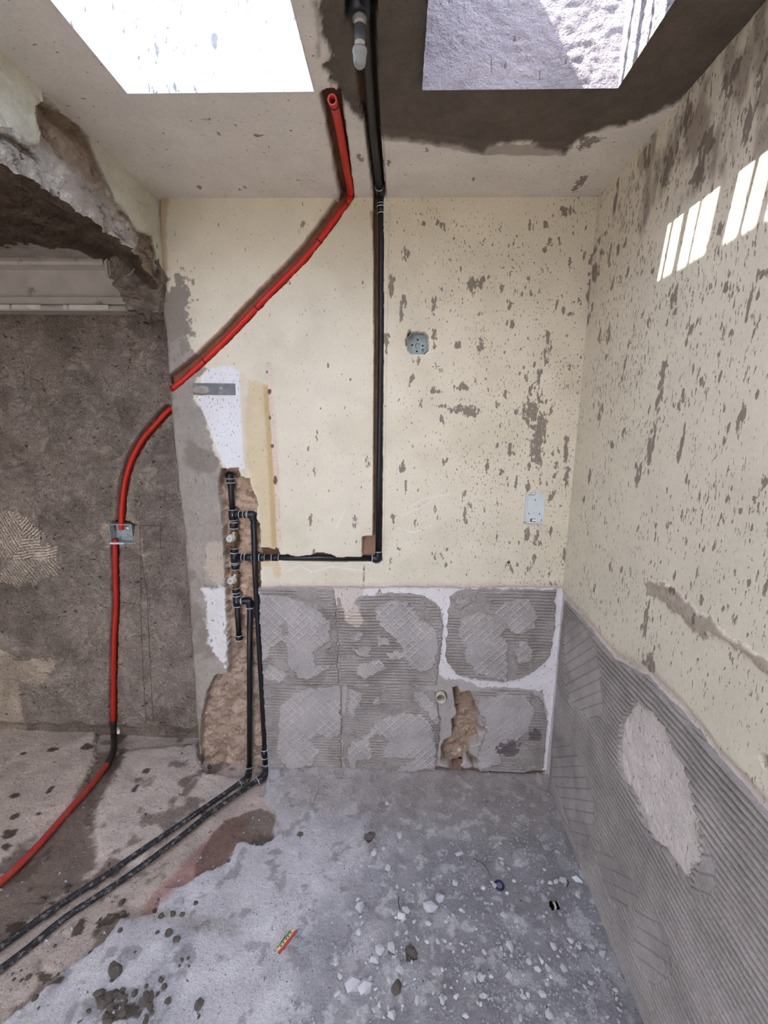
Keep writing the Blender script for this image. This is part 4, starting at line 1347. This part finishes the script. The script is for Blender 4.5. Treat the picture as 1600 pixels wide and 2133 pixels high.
# ---- drain pipe mouth and the rusty stub in the broken hole --------------------------------------------------
c = B(918, 1452)
o = lathe('drain_pipe', (c[0], .05, c[2]), (0, -1, 0), [(0, .0175), (.062, .0175), (.063, .0190), (.062, .0208), (0, .0208)], MAT['pvc'], None, 28)
tag(o, 'beige plastic drain pipe mouth opening low in the back wall', 'pipe')
stub = thing('pipe_stub', 'short rusty pipe stub inside the broken hole below the drain', 'pipe', B(957, 1606))
lathe('pipe', B(957, 1610, .02), (0, 0, 1), [(0, .011), (.07, .010), (.072, .008)], plain('rusty_pipe', (124, 98, 86), rough=.9, noise=.3), stub)
lathe('cap', B(957, 1562, .018), (0, -.4, 1), [(0, .008), (.004, .008), (.006, .005), (.007, 0)], MAT['pvc'], stub, 12)
o = lathe('steel_nut', FL(438, 1596, .004), (0, -1, .2), [(0, .006), (.006, .0085), (.009, .0085), (.009, .0045), (.002, .0040)], MAT['sleeve'], None, 12)
tag(o, 'small dark nut at the foot of the broken plaster', 'nut')

# ---- pencil lines and the marked number -------------------------------------------------------------------------
def strokes(name, LL, y, parent, r, mat='pencil', plane_y=None):
    for L in LL:
        o = tube(name, [on(1, y, *p) for p in L], r, MAT[mat], None, seg=6)
        o.parent = parent


strokes('pencil_line', [[(293, 1094), (345, 1097)], [(293, 1138), (336, 1142)], [(337, 1142), (345, 1142)], [(334, 1089), (334, 1142)], [(291, 1092), (292, 1140), (294, 1300), (299, 1420), (305, 1510)],
                        [(294, 1160), (306, 1230), (313, 1400), (320, 1505)]], YA - .0046, wall_alcove, .0007)
c3 = lambda L: c_at(780, 600, 7.273, L)
strokes('pencil_mark', [c3(L) for L in ([(875, 1195), (905, 1190)], [(955, 1190), (988, 1182)], [(915, 1125), (938, 1175), (932, 1228)], [(972, 1232), (1000, 1228), (984, 1248), (1002, 1256), (996, 1272), (978, 1270)],
                                      [(1008, 1230), (1032, 1224), (1016, 1246), (1036, 1252), (1030, 1272), (1010, 1274)])], -.0012, wall_back, .0009)

# ---- wire curl under the broken wall edge ---------------------------------------------------------------------
wr = [on(1, -.06, *p) for p in [(262, 575), (272, 570), (280, 560), (286, 548), (287, 535), (280, 526)]]
o = tube('tie_wire', spline(wr, 5), .0014, MAT['galv'], None, seg=6)
tag(o, 'thin bent wire sticking out of the broken masonry', 'wire')


# ---- rubble on the floor --------------------------------------------------------------------------------------------
def rock_mesh(name, seed, mat, sub=1, flat=.5, jag=.45):
    bm = bmesh.new()
    bmesh.ops.create_icosphere(bm, subdivisions=sub, radius=1)
    r = random.Random(seed)
    for v in bm.verts:
        v.co *= 1 + r.uniform(-jag, jag)
        v.co.z *= flat
    zmin = min(v.co.z for v in bm.verts)
    for v in bm.verts:
        v.co.z -= zmin + .12
    return mesh_from(bm, mat, name, False)


PALE = plain('pale_mortar_fragment', (194, 191, 194), rough=.95, noise=.18, scale=40, bump=.4)
ROCK = [rock_mesh('mortar_fragment', i, PALE, 1, random.uniform(.4, .7)) for i in range(10)]
CLOD = [rock_mesh('damp_clod', 40 + i, MAT['clod'], 2, .6, .22) for i in range(6)]
CHIP = [rock_mesh('plaster_chip', 80 + i, MAT['chip'], 1, .35, .4) for i in range(5)]


def fz(x, y):
    i = min(max(int(np.searchsorted(FU, x)), 0), len(FU) - 1)
    j = min(max(int(np.searchsorted(FV, y)), 0), len(FV) - 1)
    return float(FH[i, j])


FU, FV, FH = U, V, f.h


def put(kind, me, px, py, w_, h_, label, cat, group, rot=None):
    p = FL(px, py)
    o = bpy.data.objects.new(kind, me)
    COL.objects.link(o)
    m_ = np.linalg.norm(FL(px + w_ / 2, py) - FL(px - w_ / 2, py)) / 2
    n_ = np.linalg.norm(FL(px, py + h_ / 2) - FL(px, py - h_ / 2)) / 2
    o.location = (p[0], p[1], fz(p[0], p[1]))
    o.scale = (m_, n_, min(m_, n_))
    o.rotation_euler = (0, 0, rot if rot is not None else 0)
    tag(o, label, cat, group)
    return o


c9 = lambda a, b: (500 + a / 1.905, 1580 + b / 1.905)
SPEC = [((447, 888), 26, 40, 'large pale flat mortar slab left of two lying side by side'), ((495, 900), 24, 36, 'large pale flat mortar slab right of two lying side by side'),
        ((538, 806), 22, 18, 'white angular mortar fragment just above the two slabs'), ((748, 600), 28, 22, 'long tilted grey mortar fragment in mid floor'),
        ((478, 600), 18, 22, 'pointed brownish mortar fragment left of the white pipe end'), ((790, 556), 15, 22, 'upright grey mortar fragment behind the long tilted one'),
        ((598, 762), 16, 22, 'oval pale mortar fragment in the rubble'), ((550, 768), 18, 24, 'broad grey mortar fragment beside the oval pale one'),
        ((636, 852), 14, 16, 'white mortar crumb above the dark round clod'), ((955, 870), 12, 22, 'narrow pale mortar sliver on the bare dusty patch'),
        ((1070, 748), 14, 22, 'triangular pale mortar flake right of centre on floor'), ((1225, 1022), 18, 20, 'pale mortar fragment at the near edge by right wall'),
        ((606, 1030), 18, 20, 'pale mortar fragment at the near edge of the floor centre'), ((655, 608), 16, 14, 'grey mortar lump touching the white pipe end')]
for (a, b), ww, hh, lab in SPEC:
    put('mortar_fragment', random.choice(ROCK), *c9(a, b), ww * 1.15, hh * 1.15, lab, 'rubble', 'named mortar fragments', random.uniform(-.3, .3))
for k in range(150):
    while True:
        px, py = random.uniform(700, 1340), random.uniform(1640, 2130)
        if px < 1135 + (py - 1612) * .37 - 8 and random.random() < sstep(1660, 2000, np.array(py)) * .9 + .1:
            break
    s_ = random.choice([6, 7, 8, 9, 11, 14])
    put('mortar_fragment', random.choice(ROCK), px, py, s_ * random.uniform(.8, 1.3), s_ * random.uniform(.7, 1.3), ('small grey mortar fragment near the foot of the back wall' if py < 1780 else 'small grey mortar fragment beside the right wall foot' if px > 1100 + (py - 1612) * .30 else 'small grey mortar fragment in the rubble left of the blue ring' if px < 960 else 'small grey mortar fragment on the open floor below the blue ring'), 'rubble', 'small mortar fragments on the floor', random.uniform(0, 6))
for k in range(40):
    px, py = random.uniform(740, 1150), random.uniform(1780, 2120)
    s_ = random.choice([5, 6, 8, 10])
    put('plaster_chip', random.choice(CHIP), px, py, s_, s_, ('small whitish plaster chip in the rubble left of the blue ring' if px < 1000 else 'small whitish plaster chip on bare floor near the blue ring'), 'rubble', 'whitish plaster chips on the floor', random.uniform(0, 6))
DCL = [(240, 2024, 26, 34, 'big dark clod standing on pale screed by the pipes'), (352, 1945, 18, 14, 'dark clod topmost of the cluster on pale screed'), (772, 1745, 22, 16, 'dark wet clod lying in front of the back wall'),
       (826, 2060, 26, 24, 'dark round clod near the pale slabs'), (857, 1986, 20, 30, 'dark ragged clod in the middle of the rubble'), (626, 1740, 11, 9, 'small dark clod alone near the red-brown stain'),
       (415, 2095, 18, 26, 'dark pointed clod near the bottom edge left of centre'), (342, 2058, 11, 15, 'dark clod above the bottom heap of clods'), (360, 1905, 14, 10, 'dark clod beside a round pale disc'),
       (350, 2088, 16, 14, 'brown clod right of the bottom heap'), (475, 1795, 8, 8, 'tiny dark clod on the screed edge')]
for px, py, ww, hh, lab in DCL:
    put('damp_clod', random.choice(CLOD), px, py, ww, hh, lab, 'clod', 'single dark clods', random.uniform(0, 6))
for k in range(26):
    px, py = random.uniform(200, 320), random.uniform(2070, 2130)
    put('damp_clod', random.choice(CLOD), px, py, random.uniform(9, 26), random.uniform(9, 24), 'dark clod in the heap at the bottom left of the floor', 'clod', 'heap of dark clods', random.uniform(0, 6))
for k in range(44):
    px, py = random.uniform(20, 420), random.uniform(1840, 2120)
    s_ = random.choice([6, 7, 9, 11, 13])
    put('damp_clod', random.choice(CLOD), px, py, s_, s_ * random.uniform(.7, 1.4), ('small dark clod on the pale screed below the black floor pipes' if py > 1990 + (120 - px) * .55 or px > 330 else 'small dark clod on brown ground just below the lower black pipe' if py > 2020 - px * .73 else 'small dark clod on brown ground between red conduit and black pipes'), 'clod', 'small dark clods on the floor', random.uniform(0, 6))
# fine grit, past counting
V_, F_ = [], []
tet = np.array([(1, 0, -.4), (-.5, .87, -.4), (-.5, -.87, -.4), (0, 0, .8)])
cnt = 0
for k in range(17000):
    px, py = random.uniform(0, 1340), random.uniform(1600, 2150)
    if px > 1135 + (py - 1612) * .37 - 3:
        continue
    dens = (.30 if px > 520 else .06) + .7 * float(sstep(700, 950, np.array(px)) * sstep(1640, 1900, np.array(py)))
    if random.random() > dens:
        continue
    p = FL(px, py)
    if vnoise(np.array(p[0] * 9), np.array(p[1] * 9), 5) < .42 and random.random() < .75:
        continue
    s_ = random.choice([.0012, .0016, .002, .0026, .0034, .0045, .0055]) * random.uniform(.8, 1.2)
    a = random.uniform(0, 6)
    R2 = np.array([[math.cos(a), -math.sin(a), 0], [math.sin(a), math.cos(a), 0], [0, 0, 1]])
    q = tet * (1 + np.random.default_rng(k).uniform(-.4, .4, (4, 3))) @ R2.T * s_ + (p[0], p[1], fz(p[0], p[1]) + s_ * .3)
    V_ += q.tolist()
    F_ += [(cnt, cnt + 1, cnt + 3), (cnt + 1, cnt + 2, cnt + 3), (cnt + 2, cnt, cnt + 3)]
    cnt += 4
me = bpy.data.meshes.new('grit')
me.from_pydata(V_, [], F_)
me.materials.append(MAT['stonegrey'])
o = link('grit', me)
o['kind'] = 'stuff'
tag(o, 'fine grey grit and crumbs strewn over the floor', 'grit')

# ---- small litter --------------------------------------------------------------------------------------------------
p = FL(1040, 1846)
bm = bmesh.new()
R_, r_ = .0125, .0032
ring = [[bm.verts.new((p[0] + (R_ + r_ * math.cos(b)) * math.cos(a), p[1] + (R_ + r_ * math.cos(b)) * math.sin(a) * 1.15, fz(p[0], p[1]) + .003 + r_ * math.sin(b))) for b in [i * math.pi / 4 for i in range(8)]] for a in [i * math.pi / 14 for i in range(28)]]
for i in range(28):
    for j in range(8):
        bm.faces.new((ring[i][j], ring[(i + 1) % 28][j], ring[(i + 1) % 28][(j + 1) % 8], ring[i][(j + 1) % 8]))
tag(link('rubber_ring', mesh_from(bm, MAT['bluering'], 'rubber_ring')), 'dark blue ring lying on the floor near right wall', 'ring')

# torn coloured strip
a, b = FL(577, 1985), FL(614, 1938)
zf = fz(*(a[:2] + b[:2]) / 2) + .004
tl = thing('torn_label', 'torn red, yellow and green strip lying on the pale screed', 'litter', (a[0], a[1], zf))
d = (b - a) / np.linalg.norm(b - a)
nrm = np.array((-d[1], d[0], 0))
ln = np.linalg.norm(b - a)


def strip(name, s0, s1, w0, w1, z, col, parent, jag=0):
    bm = bmesh.new()
    pr = []
    for i in range(9):
        s = s0 + (s1 - s0) * i / 8
        j = random.uniform(-jag, jag)
        pr.append((a + d * s * ln + nrm * (w0 + j), a + d * s * ln + nrm * (w1 + j)))
    lo = [[bm.verts.new((q[0], q[1], zf + z + dz)) for q in pq] for dz in (0, .0012) for pq in pr]
    for i in range(8):
        bm.faces.new((lo[i][0], lo[i + 1][0], lo[i + 1][1], lo[i][1]))
        bm.faces.new((lo[9 + i][0], lo[9 + i][1], lo[9 + i + 1][1], lo[9 + i + 1][0]))
        bm.faces.new((lo[i][0], lo[9 + i][0], lo[9 + i + 1][0], lo[i + 1][0]))
        bm.faces.new((lo[i][1], lo[i + 1][1], lo[9 + i + 1][1], lo[9 + i][1]))
    link(name, mesh_from(bm, plain(name + '_print', col, rough=.6, noise=.2, scale=200), name, False), parent)


strip('red_band', 0, 1, -.010, -.003, 0, (176, 52, 66), tl, .0004)
strip('yellow_band', .02, .98, -.003, .004, .0002, (214, 196, 120), tl, .0006)
strip('green_band', .1, .85, .004, .009, 0, (70, 110, 84), tl, .0015)
for s in (.2, .35, .5, .62, .78):
    strip('black_mark', s, s + .05, -.001, .002, .0018, (40, 38, 40), tl)
strip('metal_end', .97, 1.06, -.006, .006, .002, (170, 172, 176), tl)

# white pipe end with a wire
p = np.array(FL(833, 1910))
z_ = fz(p[0], p[1])
pe = thing('pipe_end', 'small white hollow pipe offcut lying among the rubble', 'pipe offcut', (p[0], p[1], z_))
lathe('tube', p + (-.006, -.002, z_ + .008), (1, -.25, .05), [(.0, .0060), (0, .0085), (.022, .0080), (.022, .0055), (.004, .0055)], MAT['chip'], pe, 14)
tube('wire', spline([np.array(FL(833, 1898)) + (0, 0, z_ + .004), np.array(FL(830, 1882)) + (0, 0, z_ + .003), np.array(FL(831, 1870)) + (0, 0, z_ + .003)], 4), .0012, MAT['sleeve'], pe, seg=6)

# white plastic shard by the right wall
bm = bmesh.new()
zs = fz(*FL(1205, 1838)[:2]) + .003
sh = [np.array(FL(*q)) for q in ((1190, 1830), (1200, 1829), (1214, 1840), (1213, 1845), (1200, 1840))]
va = [bm.verts.new((q[0], q[1], zs + .004 * (i % 2))) for i, q in enumerate(sh)]
vb = [bm.verts.new((q[0], q[1], zs + .002 + .004 * (i % 2))) for i, q in enumerate(sh)]
bm.faces.new(va[::-1])
bm.faces.new(vb)
for i in range(5):
    bm.faces.new((va[i], va[(i + 1) % 5], vb[(i + 1) % 5], vb[i]))
tag(link('plastic_shard', mesh_from(bm, MAT['whiteplate'], 'plastic_shard', False)), 'thin white plastic shard on the floor against right wall', 'litter')
tag(tube('wire_bit', spline([np.array(FL(1180, 1850)) + (0, 0, .004), np.array(FL(1184, 1842)) + (0, 0, .004), np.array(FL(1182, 1836)) + (0, 0, .005)], 4), .0014, MAT['sleeve'], None, seg=6), 'short dark wire bit beside the white plastic shard', 'wire')
tag(tube('wire_bit', spline([np.array(FL(986, 1790)) + (0, 0, .004), np.array(FL(1010, 1806)) + (0, 0, .005), np.array(FL(1024, 1832)) + (0, 0, .004)], 6), .0009, MAT['sleeve'], None, seg=6), 'fine grey wire curving behind the dark blue ring', 'wire')
tag(tube('copper_wire', spline([np.array(FL(651, 1680)) + (0, 0, .004), np.array(FL(658, 1660)) + (0, 0, .005), np.array(FL(665, 1644)) + (0, 0, .004)], 6), .0010, plain('copper_wire_mat', (150, 84, 66)), None, seg=6), 'fine reddish wire near the foot of the back wall', 'wire')

# charred scrap
sc_ = thing('charred_scrap', 'black scrap with a pale centre lying near right wall', 'litter', FL(1154, 1890))
for dx_, ww in ((-5, 9), (6, 8)):
    p = FL(1154 + dx_, 1889)
    bm = bmesh.new()
    bmesh.ops.create_icosphere(bm, subdivisions=2, radius=1)
    rr_ = random.Random(dx_)
    for v in bm.verts:
        k = 1 + rr_.uniform(-.25, .25)
        v.co = Vector((v.co.x * .006 * k, v.co.y * .013 * k, v.co.z * .004)) + Vector((p[0], p[1], fz(p[0], p[1]) + .003))
    link('flake', mesh_from(bm, MAT['dark'], 'flake'), sc_)
p = FL(1156, 1888)
box('pale_core', (p[0] - .003, p[1] - .010, fz(p[0], p[1]) + .002), (p[0] + .003, p[1] + .008, fz(p[0], p[1]) + .006), MAT['pvc'], sc_, bev=.001)

# round pale disc on the screed
p = FL(373, 1880)
o = lathe('plaster_disc', (p[0], p[1], fz(p[0], p[1]) - .001), (0, 0, 1), [(0, .014), (.003, .014), (.0045, .012), (.0045, 0)], MAT['stonegrey'], None, 18)
tag(o, 'round pale disc lying on the screed near its broken edge', 'litter')
